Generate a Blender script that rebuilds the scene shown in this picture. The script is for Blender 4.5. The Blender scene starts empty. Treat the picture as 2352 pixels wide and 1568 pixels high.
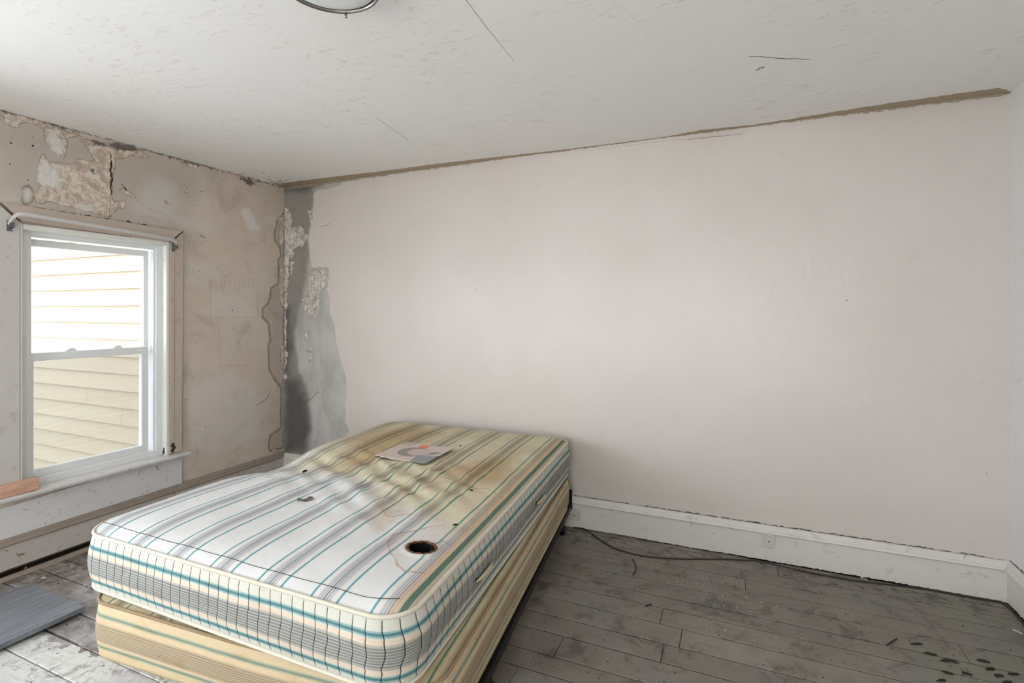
import bpy, bmesh, math, random
import numpy as np
from mathutils import Vector

# ------------------------------------------------------------------ camera, light, exposure
SC = bpy.context.scene
COL = SC.collection
F, CX, CY, YAW, H = 1176.0, 1176.0, 714.0, math.radians(23.55), 2.5
CAM = np.array([3.588, 0.0, 1.4275]); D = 3.2805; XR = 4.826; YB = -1.7
_fw = np.array([-math.sin(YAW), math.cos(YAW), 0]); _rt = np.array([math.cos(YAW), math.sin(YAW), 0]); _up = np.array([0, 0, 1.0])

cam = bpy.data.cameras.new('camera'); camo = bpy.data.objects.new('camera', cam); COL.objects.link(camo)
camo.location = CAM; camo.rotation_euler = (math.pi/2, 0, YAW)
cam.sensor_width = 36; cam.lens = 18.0; cam.shift_y = -(784-CY)/2352; cam.clip_start = .02
SC.camera = camo
SC.view_settings.view_transform = 'Standard'; SC.view_settings.look = 'None'
SC.view_settings.gamma = 1; SC.view_settings.use_curve_mapping = False
SC.view_settings.exposure = 0.12
SC.cycles.adaptive_threshold = .05; SC.cycles.max_bounces = 6; SC.cycles.glossy_bounces = 2

w = bpy.data.worlds.new('sky'); SC.world = w; w.use_nodes = True
bg = w.node_tree.nodes['Background']; bg.inputs[0].default_value = (.86, .93, 1.0, 1); bg.inputs[1].default_value = 4.8

def area(name, loc, rot, sx, sy, power, color, portal=False):
    l = bpy.data.lights.new(name, 'AREA'); l.shape = 'RECTANGLE'; l.size = sx; l.size_y = sy; l.energy = power; l.color = color
    if portal: l.cycles.is_portal = True
    o = bpy.data.objects.new(name, l); COL.objects.link(o); o.location = loc; o.rotation_euler = rot
    return o
# the portal only guides sampling of the sky through the window in view
area('window_portal', (-.2, 1.88, 1.17), (0, -math.pi/2, 0), 1.5, .8, 1, (1, 1, 1), True)
# daylight standing upright in the windows out of the picture: two behind the camera, one more in the left wall
for _x in (1.35, 3.5):
    area('window_rear_offscreen', (_x, YB-.17, 1.3), (math.pi/2, 0, 0), .9, 1.6, 36, (1.0, .985, .95))
area('window_left_offscreen', (-.22, .05, 1.17), (0, -math.pi/2, 0), 1.4, .75, 115, (.80, .87, 1.0))

# ------------------------------------------------------------------ helpers
def ray(px, py): return _fw + _rt*(px-CX)/F - _up*(py-CY)/F
def on(px, py, ax, val):
    r = ray(px, py); return CAM + r*((val-CAM[ax])/r[ax])
def lin(*c):
    o = []
    for v in c:
        v /= 255.0; o.append(v/12.92 if v <= .04045 else ((v+.055)/1.055)**2.4)
    return (*o, 1.0)
rng = random.Random(7)

def obj(name, me, mat=None, parent=None, smooth=False):
    if isinstance(me, bmesh.types.BMesh):
        b = me; me = bpy.data.meshes.new(name); b.to_mesh(me); b.free()
    o = bpy.data.objects.new(name, me); COL.objects.link(o)
    if mat is not None: me.materials.append(mat)
    if parent is not None: o.parent = parent
    if smooth:
        me.polygons.foreach_set('use_smooth', [True]*len(me.polygons))
    return o
def tag(o, label, cat, group=None, kind=None):
    o['label'] = label; o['category'] = cat
    if group: o['group'] = group
    if kind: o['kind'] = kind
    return o
def empty(name, loc=(0, 0, 0), rz=0):
    o = bpy.data.objects.new(name, None); COL.objects.link(o); o.location = loc; o.rotation_euler = (0, 0, rz)
    o.empty_display_size = .1
    return o
def struct(o): o['kind'] = 'structure'; return o

def box(bm, x0, x1, y0, y1, z0, z1):
    v = [bm.verts.new(p) for p in ((x0,y0,z0),(x1,y0,z0),(x1,y1,z0),(x0,y1,z0),(x0,y0,z1),(x1,y0,z1),(x1,y1,z1),(x0,y1,z1))]
    for f in ((0,3,2,1),(4,5,6,7),(0,1,5,4),(1,2,6,5),(2,3,7,6),(3,0,4,7)): bm.faces.new([v[i] for i in f])
    return v
def bevel(bm, w, seg=2):
    bmesh.ops.bevel(bm, geom=list(bm.edges), offset=w, segments=seg, affect='EDGES', profile=.6)
def boxes(*bs, bev=0, seg=2):
    bm = bmesh.new()
    for b in bs: box(bm, *b)
    if bev: bevel(bm, bev, seg)
    return bm
def extrude_profile(bm, prof, p0, p1, u, v):
    """closed 2-D profile (a,b)-> a*u+b*v swept from p0 to p1"""
    p0, p1, u, v = map(Vector, (p0, p1, u, v))
    A = [bm.verts.new(p0+u*a+v*b) for a, b in prof]; B = [bm.verts.new(p1+u*a+v*b) for a, b in prof]
    n = len(prof)
    for i in range(n): bm.faces.new((A[i], A[(i+1) % n], B[(i+1) % n], B[i]))
    bm.faces.new(A[::-1]); bm.faces.new(B)
    bmesh.ops.recalc_face_normals(bm, faces=bm.faces)
def tube(pts, r, seg=8, closed=False, bm=None):
    bm = bm or bmesh.new(); pts = [Vector(p) for p in pts]; n = len(pts); rings = []
    for i, p in enumerate(pts):
        a = pts[(i-1) % n] if (closed or i > 0) else p; b = pts[(i+1) % n] if (closed or i < n-1) else p
        t = (b-a).normalized(); up = Vector((0, 0, 1)) if abs(t.z) < .95 else Vector((1, 0, 0))
        s = t.cross(up).normalized(); u = s.cross(t)
        rr = r[i] if isinstance(r, (list, tuple)) else r
        rings.append([bm.verts.new(p+s*rr*math.cos(2*math.pi*k/seg)+u*rr*math.sin(2*math.pi*k/seg)) for k in range(seg)])
    for i in range(n if closed else n-1):
        A, B = rings[i], rings[(i+1) % n]
        for k in range(seg): bm.faces.new((A[k], A[(k+1) % seg], B[(k+1) % seg], B[k]))
    if not closed: bm.faces.new(rings[0]); bm.faces.new(rings[-1][::-1])
    bmesh.ops.recalc_face_normals(bm, faces=bm.faces)
    return bm
def lathe(prof, seg=48):
    bm = bmesh.new(); rings = []
    for r, z in prof:
        rings.append([bm.verts.new((r*math.cos(2*math.pi*k/seg), r*math.sin(2*math.pi*k/seg), z)) for k in range(seg)] if r > 1e-6 else [bm.verts.new((0, 0, z))])
    for A, B in zip(rings, rings[1:]):
        for k in range(seg):
            q = [A[k % len(A)], A[(k+1) % len(A)], B[(k+1) % len(B)], B[k % len(B)]]
            q = list(dict.fromkeys(q))
            if len(q) > 2: bm.faces.new(q)
    bmesh.ops.recalc_face_normals(bm, faces=bm.faces)
    return bm
def catmull(pts, n=8):
    pts = [np.array(p, float) for p in pts]; P = [2*pts[0]-pts[1]]+pts+[2*pts[-1]-pts[-2]]; out = []
    for i in range(1, len(P)-2):
        a, b, c, d = P[i-1:i+3]
        for k in range(n):
            t = k/n; out.append(.5*((2*b)+(c-a)*t+(2*a-5*b+4*c-d)*t*t+(3*b-a-3*c+d)*t**3))
    out.append(P[-2]); return out

# value noise in numpy for relief
def vnoise(x, y, seed=0):
    def h(i, j): 
        n = (i*374761393+j*668265263+seed*974711) & 0x7fffffff
        n = ((n ^ (n >> 13))*1274126177) & 0x7fffffff
        return ((n ^ (n >> 16)) & 0xffff)/65535.0
    i = np.floor(x).astype(np.int64); j = np.floor(y).astype(np.int64); fx = x-i; fy = y-j
    fx = fx*fx*(3-2*fx); fy = fy*fy*(3-2*fy)
    return (h(i, j)*(1-fx)+h(i+1, j)*fx)*(1-fy)+(h(i, j+1)*(1-fx)+h(i+1, j+1)*fx)*fy
def fbm(x, y, seed=0, o=4):
    s = 0; a = .5
    for k in range(o): s = s+a*vnoise(x*2**k, y*2**k, seed+k); a *= .5
    return s

# stain fields
def sd_poly(P, poly):
    poly = np.array(poly, float); n = len(poly); d = np.full(len(P), 1e9); ins = np.zeros(len(P), bool)
    for i in range(n):
        a, b = poly[i], poly[(i+1) % n]; e = b-a; v = P-a
        t = np.clip((v@e)/(e@e+1e-12), 0, 1); q = v-t[:, None]*e; d = np.minimum(d, (q*q).sum(1))
        c = ((a[1] > P[:, 1]) != (b[1] > P[:, 1]))
        if abs(b[1]-a[1]) > 1e-12: ins ^= c & (P[:, 0] < (b[0]-a[0])*(P[:, 1]-a[1])/(b[1]-a[1])+a[0])
    d = np.sqrt(d); return np.where(ins, -d, d)
def sd_line(P, pts):
    pts = np.array(pts, float); d = np.full(len(P), 1e9)
    for a, b in zip(pts, pts[1:]):
        e = b-a; v = P-a; t = np.clip((v@e)/(e@e+1e-12), 0, 1); q = v-t[:, None]*e; d = np.minimum(d, (q*q).sum(1))
    return np.sqrt(d)
def field(P, polys, w, minus=()):
    f = np.zeros(len(P))
    for p in polys: f = np.maximum(f, .5-sd_poly(P, p)/(2*w))
    for p in minus: f = np.minimum(f, .5+sd_poly(P, p)/(2*w))
    return np.clip(f, 0, 1)
def lines(P, ls, w): # 1 on the line, 0 at distance w
    f = np.zeros(len(P))
    for l in ls: f = np.maximum(f, 1-sd_line(P, l)/w)
    return np.clip(f, 0, 1)

def grid_mesh(name, us, vs, fn, hole=None):
    """grid over us x vs; fn(U,V)->xyz arrays; hole(u,v)->bool for faces left out"""
    U, V = np.meshgrid(us, vs, indexing='ij'); xyz = np.stack(fn(U.ravel(), V.ravel()), 1)
    nu, nv = len(us), len(vs); idx = np.arange(nu*nv).reshape(nu, nv)
    q = np.stack([idx[:-1, :-1], idx[1:, :-1], idx[1:, 1:], idx[:-1, 1:]], -1).reshape(-1, 4)
    if hole is not None:
        uc = (us[:-1]+us[1:])/2; vc = (vs[:-1]+vs[1:])/2; UC, VC = np.meshgrid(uc, vc, indexing='ij')
        q = q[~hole(UC.ravel(), VC.ravel())]
    me = bpy.data.meshes.new(name); me.from_pydata(xyz.tolist(), [], q.tolist()); me.update()
    return me, np.stack([U.ravel(), V.ravel()], 1)
def add_attr(me, name, vals):
    a = me.attributes.new(name, 'FLOAT', 'POINT')
    vals = np.asarray(vals, np.float32)
    if len(me.vertices) > len(vals): vals = np.concatenate([vals, np.zeros(len(me.vertices)-len(vals), np.float32)])
    a.data.foreach_set('value', vals)
def ticks(a, b, step, extra=()):
    n = max(1, int(round((b-a)/step))); t = set(np.round(np.linspace(a, b, n+1), 5).tolist())
    for e in extra:
        t = {k for k in t if abs(k-e) > step*.35 or k in (a, b)}
        t.add(e)
    return np.array(sorted(t))

# ------------------------------------------------------------------ material builder
class M:
    def __init__(s, name, rough=.6, spec=.5):
        s.mat = bpy.data.materials.new(name); s.mat.use_nodes = True; s.nt = s.mat.node_tree; s.nt.nodes.clear()
        s.out = s.nt.nodes.new('ShaderNodeOutputMaterial'); s.b = s.nt.nodes.new('ShaderNodeBsdfPrincipled')
        s.nt.links.new(s.b.outputs[0], s.out.inputs[0]); s.set('Roughness', rough); s.set('Specular IOR Level', spec)
        s._pos = None
    def lk(s, a, b):
        if isinstance(a, bpy.types.NodeSocket): s.nt.links.new(a, b)
        else: b.default_value = a
    def set(s, k, v): s.lk(v, s.b.inputs[k]); return s
    def pos(s):
        if not s._pos: s._pos = s.nt.nodes.new('ShaderNodeNewGeometry').outputs['Position']
        return s._pos
    def obj(s): return s.nt.nodes.new('ShaderNodeTexCoord').outputs['Object']
    def uv(s): return s.nt.nodes.new('ShaderNodeTexCoord').outputs['UV']
    def attr(s, n):
        a = s.nt.nodes.new('ShaderNodeAttribute'); a.attribute_name = n; return a.outputs['Fac']
    def rand(s): return s.nt.nodes.new('ShaderNodeObjectInfo').outputs['Random']
    def xyz(s, v):
        n = s.nt.nodes.new('ShaderNodeSeparateXYZ'); s.lk(v, n.inputs[0]); return n.outputs
    def comb(s, x, y, z=0.0):
        n = s.nt.nodes.new('ShaderNodeCombineXYZ'); s.lk(x, n.inputs[0]); s.lk(y, n.inputs[1]); s.lk(z, n.inputs[2]); return n.outputs[0]
    def scale(s, v, sc, off=(0, 0, 0)):
        n = s.nt.nodes.new('ShaderNodeMapping'); s.lk(v, n.inputs[0]); n.inputs['Scale'].default_value = sc; n.inputs['Location'].default_value = off; return n.outputs[0]
    def math(s, op, a, b=0.0, c=0.0, clamp=False):
        n = s.nt.nodes.new('ShaderNodeMath'); n.operation = op; n.use_clamp = clamp
        for i, v in enumerate((a, b, c)): s.lk(v, n.inputs[i])
        return n.outputs[0]
    def noise(s, v, scale, detail=5, rough=.6, dist=0.0):
        n = s.nt.nodes.new('ShaderNodeTexNoise'); s.lk(v, n.inputs['Vector']); n.inputs['Scale'].default_value = scale
        n.inputs['Detail'].default_value = min(detail, 4 if scale > 30 else 5); n.inputs['Roughness'].default_value = rough; n.inputs['Distortion'].default_value = dist
        return n.outputs['Fac']
    def voro(s, v, scale, feat='F1'):
        n = s.nt.nodes.new('ShaderNodeTexVoronoi'); s.lk(v, n.inputs['Vector']); n.inputs['Scale'].default_value = scale; n.feature = feat
        return n.outputs['Distance']
    def mr(s, v, a, b, c=0.0, d=1.0):
        n = s.nt.nodes.new('ShaderNodeMapRange'); n.interpolation_type = 'SMOOTHSTEP'
        for i, x in zip(range(5), (v, a, b, c, d)): s.lk(x, n.inputs[i])
        return n.outputs[0]
    def mix(s, f, a, b, mode='MIX'):
        n = s.nt.nodes.new('ShaderNodeMix'); n.data_type = 'RGBA'; n.blend_type = mode
        s.lk(f, n.inputs[0]); s.lk(a, n.inputs[6]); s.lk(b, n.inputs[7]); return n.outputs[2]
    def bump(s, h, strength=.3, dist=.01, normal=None):
        n = s.nt.nodes.new('ShaderNodeBump'); n.inputs['Strength'].default_value = strength; n.inputs['Distance'].default_value = dist
        s.lk(h, n.inputs['Height'])
        if normal is not None: s.lk(normal, n.inputs['Normal'])
        return n.outputs[0]
    def done(s, col=None, bump=None, rough=None):
        if col is not None: s.set('Base Color', col)
        if bump is not None: s.set('Normal', bump)
        if rough is not None: s.set('Roughness', rough)
        return s.mat
    def mask(s, f, vec, amp, sc, soft=.04, detail=6):
        """threshold a soft field at .5 after shaking it with noise"""
        n = s.noise(vec, sc, detail, .65)
        v = s.math('ADD', f, s.math('MULTIPLY', s.math('SUBTRACT', n, .5), amp))
        return v, s.mr(v, .5-soft, .5+soft)

def plain(name, c, rough=.5, metal=0.0, var=.06, sc=20, bump=0.0):
    m = M(name, rough); p = m.obj(); n = m.noise(p, sc, 5)
    k = lambda f: tuple(min(1, x*f) for x in c[:3])+(1,)
    m.set('Metallic', metal)
    return m.done(m.mix(n, k(1-var*2), k(1+var*2)), m.bump(n, bump, .005) if bump else None)

# ------------------------------------------------------------------ surface materials
def mat_wall_left():
    m = M('plaster_left', .7); P = m.pos()
    big = m.noise(P, 2.2, 4, .6, .4); fine = m.noise(P, 40, 6, .7); med = m.noise(P, 9, 6, .65, .6)
    col = m.mix(m.mr(big, .3, .7), lin(206,190,175), lin(214,200,187))
    col = m.mix(m.math('MULTIPLY', m.mr(m.noise(P, 4.5, 8, .7, .5), .48, .68), .55), col, lin(178,163,150))
    v, k = m.mask(m.attr('grey'), P, .5, 5, .35); col = m.mix(m.math('MULTIPLY', k, .75), col, m.mix(med, lin(176,167,159), lin(190,181,172)))
    v, k = m.mask(m.attr('light'), P, .9, 6, .34); col = m.mix(m.math('MULTIPLY', k, .5), col, m.mix(fine, lin(210,203,196), lin(222,216,210)))
    v, k = m.mask(m.attr('stain'), P, .40, 12, .05); rim = m.math('SUBTRACT', k, m.mr(v, .58, .86))
    col = m.mix(m.math('MULTIPLY', k, .34), col, m.mix(big, lin(150,136,124), lin(164,150,138)))
    col = m.mix(m.math('MULTIPLY', rim, .72), col, lin(130,113,98))
    # flaking plaster
    v, kp = m.mask(m.attr('peel'), P, 1.05, 14, .03, 9); rim2 = m.math('SUBTRACT', m.mr(v, .40, .47), kp)
    pc = m.mix(m.mr(m.noise(P, 22, 8, .75, .8), .38, .62), lin(184,164,146), lin(228,216,203))
    pc = m.mix(m.math('MULTIPLY', m.mr(m.noise(m.scale(P, (1, 1, 2.2)), 60, 6, .7), .55, .7), .55), pc, lin(150,134,122))
    col = m.mix(m.math('MULTIPLY', rim2, .7), col, lin(140,122,106)); col = m.mix(kp, col, pc)
    v, kw = m.mask(m.attr('white'), P, .7, 14, .2); col = m.mix(m.math('MULTIPLY', kw, .7), col, m.mix(fine, lin(222,220,215), lin(232,231,228)))
    v, km = m.mask(m.attr('mold'), P, 1.1, 24, .10, 9); col = m.mix(m.math('MULTIPLY', km, .85), col, m.mix(fine, lin(70,62,54), lin(108,96,84)))
    l = m.attr('faint'); col = m.mix(m.math('MULTIPLY', m.mr(l, .2, 1), m.mr(med, .3, .7, .08, .36)), col, lin(168,148,130))
    h = m.math('ADD', m.math('MULTIPLY', kp, m.math('ADD', m.math('MULTIPLY', m.noise(P, 45, 7, .75), .9), .25)), m.math('MULTIPLY', fine, .22))
    return m.done(col, m.bump(h, .55, .006))

def mat_wall_back():
    m = M('plaster_back', .42, .75); P = m.pos()
    big = m.noise(P, 1.3, 4, .5); fine = m.noise(P, 40, 6, .7); med = m.noise(P, 7, 6, .6, .5)
    brush = m.noise(m.scale(P, (150, 150, 9)), 1, 4, .6)
    col = m.mix(m.mr(big, .3, .7), lin(211,201,193), lin(216,207,200))
    col = m.mix(m.math('MULTIPLY', m.mr(med, .55, .8), .25), col, lin(206,196,187))
    v, k = m.mask(m.attr('grey'), P, .30, 22, .02, 8)
    gc = m.mix(m.mr(m.noise(m.scale(P, (1, 1, .45)), 7, 7, .6, .25), .3, .7), lin(172,169,164), lin(196,194,189))
    kin = m.mr(m.math('ADD', m.attr('inner'), m.math('MULTIPLY', m.math('SUBTRACT', med, .5), .6)), .3, .7)
    gc = m.mix(m.math('MULTIPLY', kin, .85), gc, m.mix(med, lin(122,114,107), lin(146,139,131)))
    col = m.mix(k, col, gc)
    v, km = m.mask(m.attr('mold'), P, .8, 8, .42, 8); col = m.mix(m.math('MULTIPLY', km, .85), col, m.mix(fine, lin(62,62,63), lin(88,87,86)))
    v, kp = m.mask(m.attr('peel'), P, 1.1, 22, .03, 9); rim2 = m.math('SUBTRACT', m.mr(v, .40, .47), kp)
    pc = m.mix(m.mr(m.noise(P, 30, 8, .75, .8), .36, .6), lin(160,148,138), lin(220,213,204))
    col = m.mix(m.math('MULTIPLY', rim2, .55), col, lin(96,88,82)); col = m.mix(kp, col, pc)
    ke = m.mr(m.math('ADD', m.attr('edge'), m.math('MULTIPLY', m.math('SUBTRACT', m.noise(P, 30, 7, .7), .5), .9)), .62, .72)
    col = m.mix(m.math('MULTIPLY', ke, .8), col, m.mix(fine, lin(120,106,88), lin(170,154,132)))
    v2 = m.mr(m.attr('crack'), .72, .95); 
    fl = m.mr(m.noise(m.scale(P, (1, 1, .55)), 11, 8, .6, 1.6), .56, .60)
    h = m.math('ADD', m.math('MULTIPLY', brush, .5), m.math('MULTIPLY', fl, .22))
    h = m.math('ADD', h, m.math('MULTIPLY', kp, m.math('ADD', m.math('MULTIPLY', m.noise(P, 50, 7, .75), 1.2), .4)))
    h = m.math('SUBTRACT', h, m.math('MULTIPLY', k, .35)); h = m.math('ADD', h, m.math('MULTIPLY', v2, 1.2))
    rough = m.mr(m.math('ADD', k, kp, clamp=True), 0, 1, .36, .75)
    return m.done(col, m.bump(h, .32, .005), rough)

def mat_ceiling():
    m = M('ceiling_paint', .55, .4); P = m.pos()
    big = m.noise(P, 1.1, 4, .5); fine = m.noise(P, 45, 6, .7)
    st = m.scale(P, (1, 2.6, 1)); flk = m.noise(st, 14, 9, .72, .7); reg = m.noise(P, 1.7, 5, .6)
    col = m.mix(m.mr(big, .3, .7), lin(240,238,233), lin(243,241,238))
    k = m.math('MULTIPLY', m.mr(flk, .56, .61), m.mr(reg, .42, .60))
    col = m.mix(m.math('MULTIPLY', k, .42), col, m.mix(fine, lin(200,186,170), lin(220,208,196)))
    stain = m.attr('edge'); nz = m.noise(P, 26, 7, .7)
    ke = m.mr(m.math('ADD', stain, m.math('MULTIPLY', m.math('SUBTRACT', nz, .5), .5)), .47, .53)
    col = m.mix(ke, col, m.mix(fine, lin(158,140,116), lin(186,168,142)))
    v, km = m.mask(m.attr('mold'), P, 1.3, 22, .06, 9); col = m.mix(m.math('MULTIPLY', km, .75), col, m.mix(fine, lin(92,84,76), lin(140,130,120)))
    h = m.math('ADD', m.math('MULTIPLY', flk, .8), m.math('MULTIPLY', fine, .25)); h = m.math('SUBTRACT', h, m.math('MULTIPLY', ke, .8))
    return m.done(col, m.bump(h, .16, .008))

def mat_paint(name, c1, c2, dirt, rough=.5, chip=.66, chipc=None, bump=.25, sc=1.0, gloss=.5, dirtamt=.8):
    m = M(name, rough, gloss); P = m.pos(); n = m.noise(P, 6*sc, 6, .6, .4); f = m.noise(P, 45*sc, 6, .7)
    col = m.mix(n, c1, c2)
    d = m.mr(m.noise(P, 14*sc, 8, .72, .5), .56, .74); col = m.mix(m.math('MULTIPLY', d, dirtamt), col, dirt)
    ch = m.mr(m.noise(P, 21*sc, 9, .7, .8), chip, chip+.015)
    if chipc: col = m.mix(ch, col, chipc)
    h = m.math('SUBTRACT', m.math('MULTIPLY', f, .4), ch)
    return m.done(col, m.bump(h, bump, .004))

def mat_floor():
    m = M('floor_paint', .5, .5); P = m.pos(); X, Y, Z = m.xyz(P)
    rnd = m.rand(); grain = m.noise(m.scale(P, (5, 60, 5)), 1, 6, .65); med = m.noise(P, 5, 7, .65, .4); fine = m.noise(P, 55, 7, .75)
    right = m.mix(m.mr(med, .3, .7), lin(126,116,107), lin(146,137,128))
    right = m.mix(m.math('MULTIPLY', m.mr(X, 3.9, 4.7), m.mr(m.noise(P, 2.4, 4), .35, .6)), right, lin(132,131,116))
    right = m.mix(m.math('MULTIPLY', m.mr(m.noise(P, 3.1, 5, .6), .5, .65), .4), right, lin(122,124,126))
    left = m.mix(m.mr(m.noise(P, 7, 7, .65), .35, .65), lin(124,112,100), lin(168,163,164))
    ml = m.mr(X, 1.7, 2.4); col = m.mix(ml, left, right)
    # worn white coat on the window side, with a ragged edge
    edge = m.math('SUBTRACT', m.math('ADD', 1.145, m.math('MULTIPLY', X, .10)), Y)
    e2 = m.math('ADD', edge, m.math('MULTIPLY', m.math('SUBTRACT', m.noise(P, 9, 7, .6), .5), .22))
    kw = m.math('MULTIPLY', m.mr(e2, -.004, .004), m.mr(X, 2.0, 1.8))
    wc = m.mix(m.mr(fine, .3, .6), lin(206,204,196), lin(228,227,220))
    spk = m.mr(m.noise(m.scale(P, (1, 2.2, 1)), 52, 5, .75), .63, .68); wc = m.mix(m.math('MULTIPLY', spk, .8), wc, lin(110,102,94))
    col = m.mix(kw, col, wc)
    # paler blotches between window and bed
    sc = m.math('MULTIPLY', m.mr(m.noise(P, 4, 6, .65), .42, .62), m.math('MULTIPLY', m.mr(X, .15, .5), m.mr(X, 1.9, 1.4)))
    col = m.mix(m.math('MULTIPLY', sc, .65), col, lin(204,201,200))
    # dirt
    d = m.mr(m.noise(P, 7, 10, .78, .6), .50, .66); col = m.mix(m.math('MULTIPLY', d, .62), col, lin(76,64,54))
    dg = m.mr(m.noise(P, 70, 4, .8), .66, .72); col = m.mix(m.math('MULTIPLY', dg, .7), col, lin(52,44,38))
    band = m.math('GREATER_THAN', Y, D-.16); gr_ = m.mr(m.noise(m.scale(P, (1, 1.6, 1)), 13, 6, .7, .5), .52, .58); col = m.mix(m.math('MULTIPLY', m.math('MULTIPLY', band, gr_), .65), col, lin(78,67,57))
    gl_ = m.mr(m.noise(P, 11, 6, .7, .5), .48, .54); col = m.mix(m.math('MULTIPLY', m.math('MULTIPLY', m.math('LESS_THAN', X, .30), gl_), .75), col, lin(98,82,69))
    col = m.mix(m.math('MULTIPLY', m.mr(grain, .5, .75), .25), col, lin(74,66,58))
    n = m.nt.nodes.new('ShaderNodeHueSaturation'); m.lk(col, n.inputs['Color']); m.lk(m.mr(rnd, 0, 1, .9, 1.08), n.inputs['Value']); col = n.outputs[0]
    h = m.math('ADD', m.math('MULTIPLY', grain, .5), m.math('ADD', m.math('MULTIPLY', fine, .5), m.math('MULTIPLY', kw, .6)))
    return m.done(col, m.bump(h, .25, .004), m.mr(med, .3, .7, .38, .62))

# ------------------------------------------------------------------ striped ticking
def stripe(m, x, c, w, soft=.25):
    """1 inside |x-c|<w"""
    d = m.math('ABSOLUTE', m.math('SUBTRACT', x, c)); return m.mr(d, w*(1+soft), w*(1-soft))
def ticking_top(name, ground, ground2, teal, teal2, grey, phase, stains=True, period=.212):
    m = M(name, .85, .2); uvs = m.xyz(m.uv()); u, v = uvs[0], uvs[1]; UV = m.uv(); P = m.obj()
    wob = m.math('MULTIPLY', m.math('SUBTRACT', m.noise(m.scale(UV, (1, 1, 1)), 4, 3), .5), .010)
    x = m.math('MODULO', m.math('ADD', m.math('ADD', u, wob), 4*period-phase), period)
    weave = m.noise(m.scale(UV, (900, 900, 1)), 1, 2); fine = m.noise(UV, 60, 6, .7); med = m.noise(UV, 6, 6, .6, .4)
    col = m.mix(m.mr(med, .3, .7), ground, ground2)
    bundle = stripe(m, x, .047, .026, .2)
    fl = m.math('SINE', m.math('MULTIPLY', x, 2*math.pi/.0058)); fl2 = m.noise(m.comb(m.math('MULTIPLY', x, 170), m.math('MULTIPLY', v, 1.5)), 1, 3)
    gk = m.math('MULTIPLY', bundle, m.mr(m.math('ADD', fl, m.math('MULTIPLY', fl2, 2.2)), .2, 2.2, .16, .52))
    col = m.mix(gk, col, grey)
    dk = tuple(c*.42 for c in grey[:3])+(1,)
    for c, wd, o_ in ((.047, .0022, .75), (.038, .0013, .45), (.0565, .0015, .5), (.029, .0011, .35), (.065, .0011, .35)): col = m.mix(m.math('MULTIPLY', stripe(m, x, c, wd, .4), o_), col, dk)
    for c in (.0, .094, .212):
        col = m.mix(m.math('MULTIPLY', stripe(m, x, c, .0050, .3), .8), col, teal)
        col = m.mix(m.math('MULTIPLY', stripe(m, x, c, .0022, .5), .75), col, teal2)
    for c in (.013, .081): col = m.mix(m.math('MULTIPLY', stripe(m, x, c, .004), .35), col, lin(232,205,180))
    h = m.math('ADD', m.math('MULTIPLY', weave, .2), m.math('MULTIPLY', fine, .5))
    if stains:
        y = m.attr('yellow'); ky = m.mr(m.math('ADD', y, m.math('MULTIPLY', m.math('SUBTRACT', m.noise(UV, 5, 7, .65, .8), .5), .55)), .28, .75)
        col = m.mix(m.math('MULTIPLY', ky, .72), col, m.mix(m.mr(m.noise(UV, 3.5, 6, .6), .35, .65), lin(238,226,178), lin(226,202,156)), 'MULTIPLY')
        b = m.attr('brown'); kb = m.mr(m.math('ADD', b, m.math('MULTIPLY', m.math('SUBTRACT', m.noise(UV, 6, 7, .65), .5), .6)), .3, .9)
        col = m.mix(m.math('MULTIPLY', kb, .6), col, lin(206,172,128), 'MULTIPLY')
        t = m.attr('tide'); nt_ = m.noise(UV, 26, 7, .7)
        kt = m.mr(m.math('ADD', t, m.math('MULTIPLY', m.math('SUBTRACT', nt_, .5), .35)), .72, .92); col = m.mix(m.math('MULTIPLY', kt, .62), col, lin(168,118,70))
        wr = m.attr('wet'); col = m.mix(m.math('MULTIPLY', m.mr(wr, .42, .6), .16), col, lin(170,140,110))
        s = m.mr(m.noise(UV, 90, 3, .8), .735, .76); col = m.mix(m.math('MULTIPLY', s, .75), col, lin(60,52,46))
        ra = m.attr('rightband'); col = m.mix(m.math('MULTIPLY', ra, .85), col, lin(226,190,152))
        rt = m.attr('rightteal'); col = m.mix(m.math('MULTIPLY', m.mr(rt, .3, .6), .9), col, lin(70,112,104))
        c = m.attr('char'); kc = m.mr(m.math('ADD', c, m.math('MULTIPLY', m.math('SUBTRACT', nt_, .5), .25)), .30, .55)
        col = m.mix(m.math('MULTIPLY', kc, .9), col, lin(120,78,42)); col = m.mix(m.mr(c, .50, .58), col, lin(7,6,5))
    else:
        col = m.mix(m.math('MULTIPLY', m.mr(med, .45, .75), .4), col, lin(200,172,130), 'MULTIPLY')
    return m.done(col, m.bump(h, .3, .004))
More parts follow.
